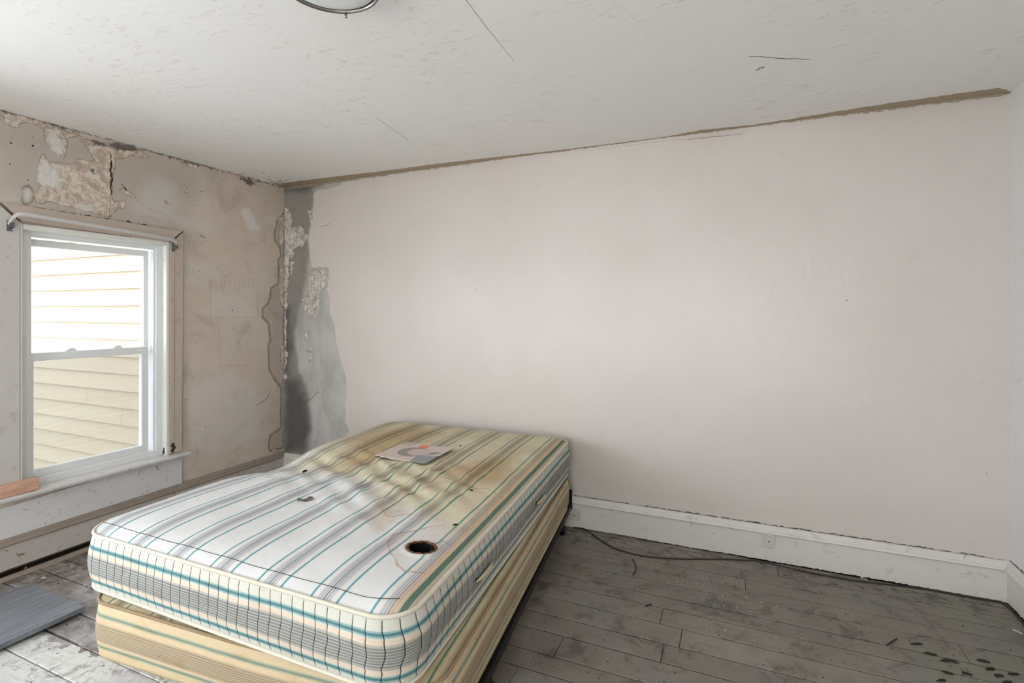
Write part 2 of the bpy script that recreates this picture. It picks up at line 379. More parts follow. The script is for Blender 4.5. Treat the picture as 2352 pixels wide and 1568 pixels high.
def ticking_border(name, ground, warm, teal, teal2, grey, stitches, lo, dirt):
    """u = metres round the edge, v = 0 bottom .. 1 top"""
    m = M(name, .85, .2); UV = m.uv(); u, v, _ = m.xyz(UV); med = m.noise(m.scale(UV, (5, 4, 1)), 1, 6, .6); fine = m.noise(m.scale(UV, (60, 12, 1)), 1, 6)
    wv = m.math('ADD', v, m.math('MULTIPLY', m.math('SUBTRACT', m.noise(m.scale(UV, (2.2, .2, 1)), 1, 3), .5), .05))
    col = ground
    for c in (.69, .27): col = m.mix(m.math('MULTIPLY', stripe(m, wv, c, .035), .8), col, warm)
    b = stripe(m, wv, .48, .17, .15)
    fl = m.math('SINE', m.math('MULTIPLY', wv, 2*math.pi/.043)); fl2 = m.noise(m.comb(m.math('MULTIPLY', u, .6), m.math('MULTIPLY', wv, 28)), 1, 3)
    col = m.mix(m.math('MULTIPLY', b, m.mr(m.math('ADD', fl, m.math('MULTIPLY', fl2, 2.6)), .0, 2.6, .38, .80)), col, grey)
    for c in (.785, lo):
        col = m.mix(m.math('MULTIPLY', stripe(m, wv, c, .042, .12), .75), col, teal); col = m.mix(m.math('MULTIPLY', stripe(m, wv, c, .018, .3), .8), col, teal2)
    h = m.math('MULTIPLY', fine, .4)
    if stitches:
        ph = m.math('MULTIPLY', m.math('SINE', m.math('MULTIPLY', v, 8.2)), .0045); n = m.math('MULTIPLY', m.math('SUBTRACT', m.noise(m.scale(UV, (3, 5, 1)), 1, 2), .5), .014)
        x = m.math('MODULO', m.math('ADD', m.math('ADD', u, ph), m.math('ADD', n, 10.0)), .0445)
        k = m.math('MULTIPLY', stripe(m, x, .022, .0015, .35), m.math('MULTIPLY', m.mr(v, .06, .09), m.mr(v, .97, .95)))
        col = m.mix(m.math('MULTIPLY', k, .9), col, lin(32,38,40)); h = m.math('SUBTRACT', h, m.math('MULTIPLY', stripe(m, x, .022, .005, .8), .5))
    col = m.mix(m.math('MULTIPLY', m.mr(med, .5, .75), .5), col, dirt, 'MULTIPLY')
    return m.done(col, m.bump(h, .4, .005))

MT = {}
MT['wall_left'] = mat_wall_left(); MT['wall_back'] = mat_wall_back(); MT['ceiling'] = mat_ceiling(); MT['floor'] = mat_floor()
MT['wall_white'] = mat_paint('white_wall_paint', lin(226,224,221), lin(233,232,230), lin(205,200,192), .5, .8)
MT['base_back'] = mat_paint('baseboard_back_paint', lin(214,211,203), lin(223,220,213), lin(178,172,160), .42, .70, lin(150,140,126))
MT['base_left'] = mat_paint('baseboard_left_paint', lin(186,178,170), lin(202,196,190), lin(140,126,112), .5, .66, lin(120,106,92))
MT['base_left_cap'] = mat_paint('baseboard_left_cap_paint', lin(146,132,120), lin(162,148,136), lin(112,98,86), .5, .66, lin(104,92,80))
MT['casing'] = mat_paint('casing_paint', lin(190,174,160), lin(202,187,174), lin(164,144,128), .5, .72, lin(120,100,84))
MT['casing_grey'] = mat_paint('casing_grey_paint', lin(196,190,184), lin(208,203,198), lin(170,160,150), .5, .74, lin(130,116,102))
MT['apron'] = mat_paint('apron_paint', lin(216,214,214), lin(226,224,224), lin(176,168,160), .5, .64, lin(156,138,118), .4)
MT['stool'] = mat_paint('stool_paint', lin(196,190,184), lin(226,224,222), lin(150,140,130), .4, .68, lin(140,126,114))
MT['vinyl'] = plain('vinyl', lin(234,235,235), .35, 0, .01, 8)
MT['oldwhite'] = mat_paint('old_white_paint', lin(228,227,220), lin(236,235,230), lin(208,202,190), .4, .72, lin(176,164,148))
MT['black'] = plain('black_steel', lin(30,29,30), .45, .6, .1, 30)
MT['slot_shade'] = plain('painted_slot_shade', lin(24,20,17), .9)  # near-black colour painting the shade inside bolt and outlet slots
MT['subfloor'] = plain('subfloor_dark', lin(84,70,58), .9, 0, .1, 12)
MT['crack'] = plain('crack_dark', lin(70,58,48), .9, 0, .1, 12)
MT['crackpale'] = plain('crack_pale', lin(196,186,172), .9, 0, .08, 30)
MT['crackbrown'] = plain('crack_brown', lin(150,132,112), .9, 0, .1, 12)
MT['cable'] = plain('cable_rubber', lin(52,46,42), .55)
MT['nickel'] = plain('brushed_nickel', lin(150,146,140), .35, 1.0, .03, 60)
MT['zinc'] = plain('zinc_bracket', lin(128,128,132), .45, .7, .05, 40)
MT['rodwhite'] = plain('rod_enamel', lin(206,202,198), .35, 0, .03, 30)
MT['plate'] = plain('ivory_plate', lin(208,202,190), .4, 0, .02, 20)
MT['plastic'] = plain('outlet_plastic', lin(214,208,196), .4, 0, .02, 20)
MT['chip'] = plain('plaster_chip', lin(206,196,184), .8, 0, .06, 60, .3)
MT['soot'] = plain('dark_crumb', lin(44,38,33), .9, 0, .1, 60)
MT['piping'] = plain('piping_cloth', lin(214,206,190), .85, 0, .05, 90, .4)
MT['piping_box'] = plain('piping_cloth_box', lin(150,128,98), .85, 0, .08, 90, .4)
MT['strap'] = plain('strap_cloth', lin(190,180,150), .85, 0, .06, 60, .3)
def glassmat():
    m = M('window_glass'); m.nt.nodes.remove(m.b); t = m.nt.nodes.new('ShaderNodeBsdfTransparent'); g = m.nt.nodes.new('ShaderNodeBsdfGlossy'); x = m.nt.nodes.new('ShaderNodeMixShader')
    t.inputs[0].default_value = (.97, .98, .98, 1); g.inputs['Roughness'].default_value = .02; x.inputs[0].default_value = .05
    m.nt.links.new(t.outputs[0], x.inputs[1]); m.nt.links.new(g.outputs[0], x.inputs[2]); m.nt.links.new(x.outputs[0], m.out.inputs[0]); return m.mat
def screenmat():
    m = M('insect_mesh'); m.nt.nodes.remove(m.b); t = m.nt.nodes.new('ShaderNodeBsdfTransparent'); g = m.nt.nodes.new('ShaderNodeBsdfDiffuse'); x = m.nt.nodes.new('ShaderNodeMixShader')
    g.inputs[0].default_value = lin(120,112,100); x.inputs[0].default_value = .30
    m.nt.links.new(t.outputs[0], x.inputs[1]); m.nt.links.new(g.outputs[0], x.inputs[2]); m.nt.links.new(x.outputs[0], m.out.inputs[0]); return m.mat
MT['glass'] = glassmat(); MT['screen'] = screenmat()
def woodmat():
    m = M('fresh_lumber', .6); P = m.obj(); g = m.noise(m.scale(P, (40, 4, 60)), 1, 6, .6, 1.2); kn = m.voro(m.scale(P, (6, 9, 12)), 1)
    col = m.mix(m.mr(g, .3, .7), lin(196,150,124), lin(222,182,156)); col = m.mix(m.mr(kn, .34, .18), col, lin(140,92,66)); return m.done(col, m.bump(g, .2, .003))
MT['lumber'] = woodmat()
def panelmat():
    m = M('slate_laminate', .42); P = m.obj(); g = m.noise(m.scale(P, (60, 4, 4)), 1, 7, .75); n = m.noise(P, 3, 3)
    col = m.mix(m.mr(g, .35, .7), lin(108,111,118), lin(142,146,154)); col = m.mix(m.math('MULTIPLY', m.mr(g, .66, .74), .5), col, lin(190,192,196)); return m.done(col, m.bump(g, .25, .003), m.mr(n, .3, .7, .36, .5))
MT['panel'] = panelmat()
def sidingmat():
    m = M('siding_paint', .6); P = m.pos(); n = m.noise(m.scale(P, (2, 2, 30)), 1, 5); r = m.rand()
    col = m.mix(n, lin(186,172,149), lin(191,178,156)); n2 = m.nt.nodes.new('ShaderNodeHueSaturation'); m.lk(col, n2.inputs['Color']); m.lk(m.mr(r, 0, 1, .97, 1.03), n2.inputs['Value'])
    return m.done(n2.outputs[0])
MT['siding'] = sidingmat()
MT['ground'] = plain('pale_ground', lin(176,172,164), .9, 0, .1, 1)
MT['dome'] = plain('frosted_dome', lin(226,230,226), .3, 0, .01, 5)

# ------------------------------------------------------------------ room shell
c1 = lambda *p: [(x/3.1357, y/3.1357+220) for x, y in p]
c6 = lambda *p: [(x/2.239+400, y/2.239+400) for x, y in p]
LW = lambda pts: [(lambda q: (q[1], q[2]))(on(x, y, 0, 0)) for x, y in pts]
BW = lambda pts: [(lambda q: (q[0], q[2]))(on(x, y, 1, D)) for x, y in pts]
CE = lambda pts: [(lambda q: (q[0], q[1]))(on(x, y, 2, H)) for x, y in pts]
FL = lambda pts: [(lambda q: (q[0], q[1]))(on(x, y, 2, 0)) for x, y in pts]

# floor: dark base with every board on top
fl = struct(obj('floor', boxes((-.15, XR, YB, D, -.08, -.022)), MT['subfloor']))
fl['label'] = 'grey painted board floor with dark seams and dirt'
seams = [3.2805,3.21,3.105,3.0,2.89,2.78,2.65,2.547,2.415,2.277,2.152,2.009,1.90,1.78,1.67,1.555,1.40,1.265,1.13]
while seams[-1] > YB+.2: seams.append(round(seams[-1]-.132, 4))
seams[-1] = YB
joints = {8: [3.37], 10: [2.90], 11: [], 12: [2.79], 13: [2.9], 16: [1.05], 17: [.62]}
for i in range(len(seams)-1):
    y1, y0 = seams[i], seams[i+1]; js = joints.get(i)
    if js is None: js = [rng.uniform(.4, 1.2), rng.uniform(3.0, 4.5)] if i % 2 else [rng.uniform(1.6, 2.6)]
    xs = [0.004]+sorted(js)+[XR-.004]
    for a, b in zip(xs, xs[1:]):
        g = .0028 + (.0012 if i % 3 == 0 else 0); g0 = .011 if i == 16 and a < 1 else g
        dz = rng.uniform(-.0016, .0)
        bm = boxes((a+.0012, b-.0012, y0+g0, y1-g, -.022, dz)); 
        bmesh.ops.bevel(bm, geom=[e for e in bm.edges if all(v.co.z > -.01 for v in e.verts)], offset=.0015, segments=1, affect='EDGES')
        obj('plank', bm, MT['floor'], fl)

# ceiling
CY0 = .6
us = ticks(0, XR, .02); vs = ticks(CY0, D, .02)
me, P = grid_mesh('ceiling', us, vs, lambda U, V: (U, V, np.full_like(U, H)))
me.flip_normals()
wx = np.interp(P[:, 0], [0,.25,.6,1.1,1.6,2.0,2.4,2.8,3.2,3.4,3.7,4.0,4.3,4.75,4.826], [.10,.11,.10,.08,.08,.06,.03,.015,.012,.05,.02,.05,.08,.09,.01])
add_attr(me, 'edge', np.clip(.5+(wx-(D-P[:, 1]))/.08, 0, 1))
mold = np.clip(.5+(.012-P[:, 0])/.10, 0, 1)*.8
cd = np.hypot(P[:, 0], D-P[:, 1]); mold = np.maximum(mold, np.clip(.52-cd/2.2, 0, 1))
mold = np.where(P[:, 1] < 1.6, mold*.75, mold)
add_attr(me, 'mold', mold)
b = bmesh.new(); b.from_mesh(me)
box(b, 0, XR, YB, CY0, H, H+.1); box(b, 0, XR, CY0, D, H+.03, H+.1)
b.to_mesh(me); b.free()
ce = struct(obj('ceiling', me, MT['ceiling'])); ce['label'] = 'off-white plaster ceiling with flaking paint'

# left wall with two window openings
OPEN = [(1.487, 2.29, .43, 1.905), (-.36, .443, .43, 1.905)]
us = ticks(1.3, D, .0085, (1.487, 2.29)); vs = ticks(0, H, .0085, (.045, .43, 1.905))
y0, y1, z0, z1 = OPEN[0]
me, P = grid_mesh('wall_left', us, vs, lambda U, V: (np.zeros_like(U), U, V), lambda u, v: ((u > y0) & (u < y1) & (v > z0) & (v < z1)) | (v < .045))
peel = [c1((0,100),(60,120),(150,140),(290,180),(340,215),(290,225),(200,190),(130,185),(120,215),(90,210),(40,185),(25,150),(0,135)),
 c1((330,230),(400,225),(520,260),(600,310),(700,340),(790,370),(880,385),(960,400),(1000,390),(1080,440),(1030,445),(960,430),(900,440),(820,440),(815,560),(810,700),(830,760),(900,760),(890,790),(800,860),(780,870),(640,840),(540,800),(430,770),(330,760),(260,770),(240,720),(290,650),(265,570),(290,490),(310,420),(350,470),(420,490),(480,500),(560,460),(500,440),(410,430),(370,380),(335,300)),
 c1((1300,470),(1360,475),(1440,500),(1400,515),(1340,505)), c1((1700,570),(1780,580),(1870,625),(1860,650),(1780,640),(1740,620)), c1((1305,655),(1340,645),(1352,690),(1335,690)),
 c1((860,670),(930,690),(960,730),(890,700)), c1((1190,760),(1240,780),(1235,800)),
 c6((540,230),(565,200),(568,330),(555,365),(538,330)), c6((543,470),(566,440),(566,680),(548,670)), c6((545,880),(566,880),(566,1000),(552,960)), c6((562,1030),(567,1030),(567,1150),(563,1150)), c6((500,1412),(535,1408),(535,1425),(500,1430))]
minus = [c1((430,300),(560,300),(640,380),(690,470),(690,500),(620,470),(560,450),(480,490),(430,470),(470,400),(480,330))]
add_attr(me, 'peel', field(P, [LW(p) for p in peel], .045, [LW(p) for p in minus]))
white = [c1((285,500),(340,480),(420,560),(440,620),(390,660),(300,650),(270,570)), c1((345,240),(400,235),(420,290),(450,400),(420,440),(370,380)), c1((165,690),(210,670),(235,710),(225,760),(180,765),(160,730)), c1((540,790),(640,780),(700,850),(560,820)), c1((1730,830),(1790,815),(1830,860),(1840,920),(1880,930),(1880,965),(1800,975),(1770,910))]
add_attr(me, 'white', field(P, [LW(p) for p in white], .05))
light = [c6((45,440),(150,460),(215,465),(225,500),(170,560),(90,570),(50,610),(36,620),(30,560)), c6((430,510),(470,520),(480,580),(440,590)), c6((0,1350),(60,1355),(105,1390),(115,1440),(100,1500),(60,1540),(0,1540)), c6((20,620),(60,600),(50,900),(20,1000)), c1((1200,840),(1400,900),(1550,950),(1540,1000),(1300,960)), c1((0,740),(100,700),(160,760),(60,780)), c1((1100,600),(1250,640),(1300,800),(1200,880),(1000,860),(960,780)), c1((1440,520),(1480,640),(1500,790),(1470,780)), c6((180,600),(420,600),(420,735),(190,735)), c6((60,1100),(300,1000),(450,1150),(420,1350),(150,1450),(60,1400))]
add_attr(me, 'light', field(P, [LW(p) for p in light], .09))
stain = [c6((567,190),(555,205),(525,240),(512,300),(515,340),(540,380),(545,420),(530,440),(535,480),(530,560),(495,580),(490,630),(480,660),(450,690),(450,740),(480,770),(490,850),(480,880),(485,1000),(500,1040),(530,1080),(545,1100),(545,1300),(490,1340),(480,1400),(490,1430),(560,1410),(568,1410))]
stain += [c1((150,690),(165,650),(205,640),(240,670),(248,720),(235,770),(200,790),(165,780),(150,740))]
add_attr(me, 'stain', field(P, [LW(p) for p in stain], .04))
add_attr(me, 'grey', field(P, [LW([(-30,240),(120,290),(330,350),(480,410),(430,470),(440,560),(420,560),(-30,470)])], .16))
zc = P[:, 1]; moldz = np.clip(.5+(zc-(H-.012))/.09, 0, 1)*.9*(.75+.5*fbm(P[:, 0]*3, P[:, 0]*0, 5, 3))
spots = [c1((780,330),(900,345),(990,385),(960,400),(860,390),(800,370)), c1((880,900),(930,895),(950,915),(900,915)), c1((1730,590),(1800,600),(1850,640),(1780,640)), c1((650,310),(780,340),(760,370),(680,345)), c1((640,520),(690,530),(680,560),(645,550))]
moldz = np.maximum(moldz, field(P, [LW(p) for p in spots], .03))
add_attr(me, 'mold', moldz)
fa = [c6((185,545),(185,735),(430,735),(430,545)), c6((230,790),(235,985),(375,985)), c1((960,640),(975,740),(1040,800),(1120,830),(1190,850),(1240,920),(1270,950)), c1((1000,860),(1080,870),(1150,910)), c6((110,1380),(120,1430),(100,1500),(60,1540))]
fa += [c6((190+i*24, 545), (192+i*24, 575)) for i in range(10)]
add_attr(me, 'faint', lines(P, [LW(p) for p in fa], .018))
b = bmesh.new(); b.from_mesh(me); T = -.16
(a0, a1, za, zb), (d0, d1, zc_, zd) = OPEN
for (u0, u1, w0, w1) in ((YB, d0, 0, H), (d0, d1, 0, zc_), (d0, d1, zd, H), (d1, 1.3, 0, H)): box(b, T, 0, u0, u1, w0, w1)
for (u0, u1, w0, w1) in ((1.3, a0, .045, H), (a0, a1, .045, za), (a0, a1, zb, H), (a1, D+.16, .045, H)): box(b, T, -.012, u0, u1, w0, w1)
box(b, T, -.13, 1.3, D+.16, -.08, .045)
b.to_mesh(me); b.free()
wl = struct(obj('wall_left', me, MT['wall_left'])); wl['label'] = 'taupe window wall with peeling plaster and water stains'

# back wall
us = np.unique(np.concatenate([ticks(0, 1.3, .0085), ticks(1.3, XR, .016)])); vs = ticks(0, H, .0105)
me, P = grid_mesh('wall_back', us, vs, lambda U, V: (U, np.full_like(U, D), V))
greyp = BW(c6((560,20),(640,70),(700,60),(860,40),(855,55),(790,75),(735,85),(718,100),(716,180),(690,200),(705,260),(690,320),(698,420),(708,480),(760,478),(795,480),(800,520),(785,590),(800,640),(800,720),(820,760),(830,850),(850,930),(870,1000),(888,1060),(885,1150),(880,1270),(900,1320),(885,1340),(960,1560),(560,1560)))
add_attr(me, 'grey', field(P, [greyp], .04))
inner = BW(c6((560,60),(700,60),(720,100),(712,200),(690,320),(690,430),(670,600),(640,700),(620,850),(640,1000),(680,1080),(700,1300),(660,1440),(560,1440)))
add_attr(me, 'inner', field(P, [inner], .08))
mold = field(P, [BW(c6((565,1050),(640,1060),(680,1150),(700,1300),(680,1420),(565,1430))), BW(c6((565,680),(600,690),(605,900),(590,1020),(565,1020)))], .09)
mold = np.maximum(mold, field(P, [BW(c6((565,50),(700,55),(760,40),(760,60),(680,85),(565,90)))], .05))
add_attr(me, 'mold', mold)
peelb = [c6((570,170),(590,185),(610,230),(600,280),(650,265),(690,320),(660,375),(615,375),(612,440),(592,430),(585,560),(580,700),(568,700),(568,170)), c6((568,700),(576,700),(578,800),(572,900),(585,930),(580,960),(568,1000)),
 c6((700,500),(745,490),(790,485),(785,520),(770,545),(790,580),(745,600),(750,680),(720,750),(690,730),(665,690),(680,660),(650,650),(690,620),(690,560)), c6((685,905),(705,890),(718,930),(710,970),(690,965)), c6((690,190),(708,180),(712,225),(697,232)), c6((565,1030),(580,1040),(578,1055),(566,1060)), c6((670,820),(690,815),(695,850),(680,850)), c6((598,450),(612,455),(605,520),(596,510))]
add_attr(me, 'peel', field(P, [BW(p) for p in peelb], .035))
we = np.interp(P[:, 0], [0,.3,.7,1.2,1.7,2.2,3.0,4.0,4.7,4.826], [.03,.03,.02,.012,.012,.006,.005,.010,.016,.01])
add_attr(me, 'edge', np.clip(.6+(we-(H-P[:, 1]))/.05, 0, 1))
cb = lambda *p: [(x/2.613+700, y/2.613+420) for x, y in p]
cr = [cb((500,665),(515,850),(530,870)), cb((560,960),(550,1080),(580,1150),(610,1220)), cb((670,960),(690,1040),(705,1080)), cb((800,480),(815,600),(790,710),(820,880),(860,930)), cb((1010,540),(990,640),(1000,770),(960,830),(945,910)), cb((1195,120),(1205,300),(1270,390),(1300,460)), cb((1660,160),(1640,350),(1720,390),(1735,510),(1800,530)), cb((470,490),(560,560)), cb((540,660),(590,690)),
 [(1332,1073),(1352,1088),(1375,1082),(1395,1090),(1412,1077),(1430,1088),(1452,1095),(1475,1108),(1510,1100),(1535,1118),(1590,1126)]]
add_attr(me, 'crack', lines(P, [BW(p) for p in cr], .012))
b = bmesh.new(); b.from_mesh(me); box(b, -.16, XR+.12, D+.012, D+.16, -.08, H+.1); b.to_mesh(me); b.free()
wb = struct(obj('wall_back', me, MT['wall_back'])); wb['label'] = 'pinkish white wall with a grey damp patch by the corner'

# right wall and rear wall (rear one carries two windows)
wr = struct(obj('wall_right', boxes((XR, XR+.12, YB, D+.012, -.08, H+.1)), MT['wall_white']))
wr['label'] = 'white painted side wall'
RO = [(.9, 1.8, .5, 2.1), (3.05, 3.95, .5, 2.1)]
xs = [0, .9, 1.8, 3.05, 3.95, XR]
wre = struct(obj('wall_rear', boxes((0, .9, YB-.16, YB, 0, H), (1.8, 3.05, YB-.16, YB, 0, H), (3.95, XR, YB-.16, YB, 0, H), *[(a, b_, YB-.16, YB, q, r) for a, b_, c, d in RO for q, r in ((0, c), (d, H))]), MT['wall_white']))

# cracks, gouges and nail holes laid into walls and ceiling
def ribbon(pts, wid, nrm, name, mat, parent, jag=.4, seed=1):
    r = random.Random(seed); P = [Vector(p) for p in pts]; nrm = Vector(nrm); L = []; 
    for a, b_ in zip(P, P[1:]):
        k = max(2, int((b_-a).length/.012)); L += [a.lerp(b_, i/k) for i in range(k)]
    L.append(P[-1]); bm = bmesh.new(); pv = None; n = len(L)
    for i, p in enumerate(L):
        t = (L[min(i+1, n-1)]-L[max(i-1, 0)]).normalized(); s = t.cross(nrm).normalized()
        ww = wid*(.35+.65*math.sin(math.pi*min(1, max(0, (i+.3)/n))))*(1+jag*r.uniform(-1, 1)); off = s*wid*jag*r.uniform(-1, 1)
        top = p+nrm*.0012+off; v = [bm.verts.new(top+s*ww/2), bm.verts.new(top-s*ww/2), bm.verts.new(p-nrm*.001+off-s*ww*.55), bm.verts.new(p-nrm*.001+off+s*ww*.55)]
        if pv:
            for q in range(4): bm.faces.new((pv[q], pv[(q+1) % 4], v[(q+1) % 4], v[q]))
        pv = v
    bmesh.ops.recalc_face_normals(bm, faces=bm.faces)
    return obj(name, bm, mat, parent)
lw3 = lambda pts: [on(x, y, 0, 0) for x, y in pts]; bw3 = lambda pts: [on(x, y, 1, D) for x, y in pts]; ce3 = lambda pts: [on(x, y, 2, H) for x, y in pts]
ribbon(lw3(c1((793,400),(800,470),(798,560),(806,610),(797,715))), .010, (1,0,0), 'crack', MT['crack'], wl, .5, 3)
ribbon(lw3(c1((797,715),(792,800),(786,890))), .003, (1,0,0), 'crack', MT['crackbrown'], wl, .4, 4)
ribbon(lw3(c6((420,1188),(455,1170),(480,1150),(497,1105))), .004, (1,0,0), 'crack', MT['crack'], wl, .4, 5)
ribbon(lw3(c6((365,1095),(372,1130))), .004, (1,0,0), 'crack', MT['crackbrown'], wl, .5, 6)
ribbon(lw3(c6((310,1140),(330,1168))), .003, (1,0,0), 'crack', MT['crackbrown'], wl, .5, 6)
ribbon(lw3(c1((875,630),(900,670),(915,680))), .007, (1,0,0), 'crack', MT['crack'], wl, .5, 9)
ribbon(lw3(c1((1435,1000),(1480,1025))), .004, (1,0,0), 'crack', MT['crack'], wl, .5, 10)
ribbon(bw3(c6((640,1190),(645,1140))), .003, (0,-1,0), 'crack', MT['crack'], wb, .4, 7)
ribbon(bw3(c6((675,1172),(710,1150),(735,1118),(750,1122))), .004, (0,-1,0), 'crack', MT['crack'], wb, .4, 8)
ribbon(bw3(c6((750,270),(790,260),(812,242))), .004, (0,-1,0), 'crack', MT['crackbrown'], wb, .4, 8)
ribbon(ce3([(1040,-40),(1070,0),(1115,60),(1160,115)]), .0022, (0,0,-1), 'crack', MT['crackpale'], ce, .25, 11)
ribbon(ce3([(1160,115),(1182,142)]), .0015, (0,0,-1), 'crack', MT['crackpale'], ce, .25, 12)
ribbon(ce3([(1720,129),(1760,131),(1800,134),(1862,136)]), .005, (0,0,-1), 'crack', MT['crackbrown'], ce, .5, 13)
ribbon(ce3([(1735,161),(1746,156),(1757,153)]), .010, (0,0,-1), 'crack', MT['crackbrown'], ce, .5, 14)
ribbon(ce3([(865,270),(900,295),(938,322)]), .002, (0,0,-1), 'crack', MT['crackpale'], ce, .4, 15)
ribbon(bw3([(1335,347),(1420,337),(1540,322),(1600,318),(1710,304)]), .003, (0,-1,0), 'crack', MT['crackpale'], wb, .5, 16)
ribbon(bw3([(1580,321),(1640,314),(1710,307)]), .003, (0,-1,0), 'crack', MT['crackbrown'], wb, .5, 17)
def specks(name, pts, rad, nrm, mat, parent, seed=3):
    r = random.Random(seed); bm = bmesh.new(); nrm = Vector(nrm); u = nrm.orthogonal().normalized(); v = nrm.cross(u)
    for p in pts:
        p = Vector(p); a = r.uniform(.5, 1.3)*rad; e = r.uniform(.4, 1); th = r.uniform(0, 6.3); k = 6
        ring = [bm.verts.new(p-nrm*.0008+(u*math.cos(th+q*6.283/k)*a+v*math.sin(th+q*6.283/k)*a*e)*r.uniform(.75, 1.2)) for q in range(k)]; top = bm.verts.new(p+nrm*a*.5)
        for q in range(k): bm.faces.new((ring[q], ring[(q+1) % k], top))
    bmesh.ops.recalc_face_normals(bm, faces=bm.faces)
    o = obj(name, bm, mat, parent); o['kind'] = 'stuff'; return o
sp = c6((122,160),(247,520),(385,538),(312,798),(360,815),(365,785),(406,798),(158,1018),(380,1016),(60,1160),(428,1285),(160,1297),(85,480),(128,497),(85,548),(140,315),(118,275),(455,1190),(182,690),(220,697),(465,660),(300,700),(110,1220))+c1((78,340),(70,490),(1425,790),(1525,795),(1485,915),(1265,485),(200,605),(1450,690),(235,300),(235,360))
specks('nail_holes', lw3(sp), .006, (1,0,0), MT['crack'], wl)
rs = random.Random(5)
sp = cb((757,193),(1425,655),(1550,1318),(912,1125),(1110,1142),(540,1144),(1400,20),(835,1057),(1265,240),(1030,640),(1405,1355))+[(1797,354),(1826,523),(1946,690),(1742,972),(1975,1000),(1945,740),(2266,1086),(680,1005),(725,1013),(715,935)]
specks('nail_holes', bw3(sp), .0045, (0,-1,0), MT['crack'], wb)

# baseboards: board and moulded cap, plus the dark slot under the left one
capp = [(0, 0), (.030, 0), (.034, .006), (.030, .014), (.024, .018), (.022, .030), (.012, .042), (0, .044)]
def baseboard(name, p0, p1, n, mb, mc, zb, zt):
    e = struct(empty(name)); bm = bmesh.new(); loc0, d = p0, p1
    extrude_profile(bm, [(0, zb), (.021, zb), (.021, zt-.002), (0, zt)], loc0, d, n, (0, 0, 1)); obj('board', bm, mb, e)
    bm = bmesh.new(); extrude_profile(bm, [(a, b_+zt) for a, b_ in capp], loc0, d, n, (0, 0, 1)); obj('cap_moulding', bm, mc, e)
    return e
bl = baseboard('baseboard_left', (0, YB, 0), (0, D, 0), (1, 0, 0), MT['base_left'], MT['base_left_cap'], .045, .172)
bb = baseboard('baseboard_back', (0, D, 0), (XR, D, 0), (0, -1, 0), MT['base_back'], MT['base_back'], .0, .158)
br = baseboard('baseboard_right', (XR, YB, 0), (XR, D, 0), (-1, 0, 0), MT['base_back'], MT['base_back'], .0, .158)
ribbon([(x, D-.0215, .002+.0015*math.sin(x*9)) for x in np.linspace(2.65, 4.8, 90)], .006, (0,-1,0), 'grime_line', MT['soot'], bb, .3, 21)
ribbon([(x, D-.0215, .002) for x in np.linspace(3.6, 4.8, 60)], .008, (0,-1,0), 'grime_line', MT['soot'], bb, .4, 22)
ribbon([(x, D-.001, .2035) for x in np.linspace(2.6, 4.8, 60)], .004, (0,-1,0), 'grime_line', MT['crack'], bb, .9, 23)
ribbon([(XR-.0215, y, .004) for y in np.linspace(2.9, D, 20)], .010, (-1,0,0), 'grime_line', MT['soot'], br, .4, 24)
ribbon([(XR-.001, y, .203) for y in np.linspace(2.7, D, 20)], .006, (-1,0,0), 'grime_line', MT['soot'], br, .6, 25)
ribbon([(XR-.022, 3.06, .11), (XR-.022, 3.07, .03)], .008, (-1,0,0), 'grime_line', MT['soot'], br, .6, 26)
# thin quarter strip lying in front of the left slot
bm = bmesh.new(); extrude_profile(bm, [(.03, 0), (.062, 0), (.058, .010), (.045, .016), (.03, .016)], (0, YB, 0), (0, D-.05, 0), (1, 0, 0), (0, 0, 1))
tr = struct(obj('trim_1', bm, MT['base_left_cap']))

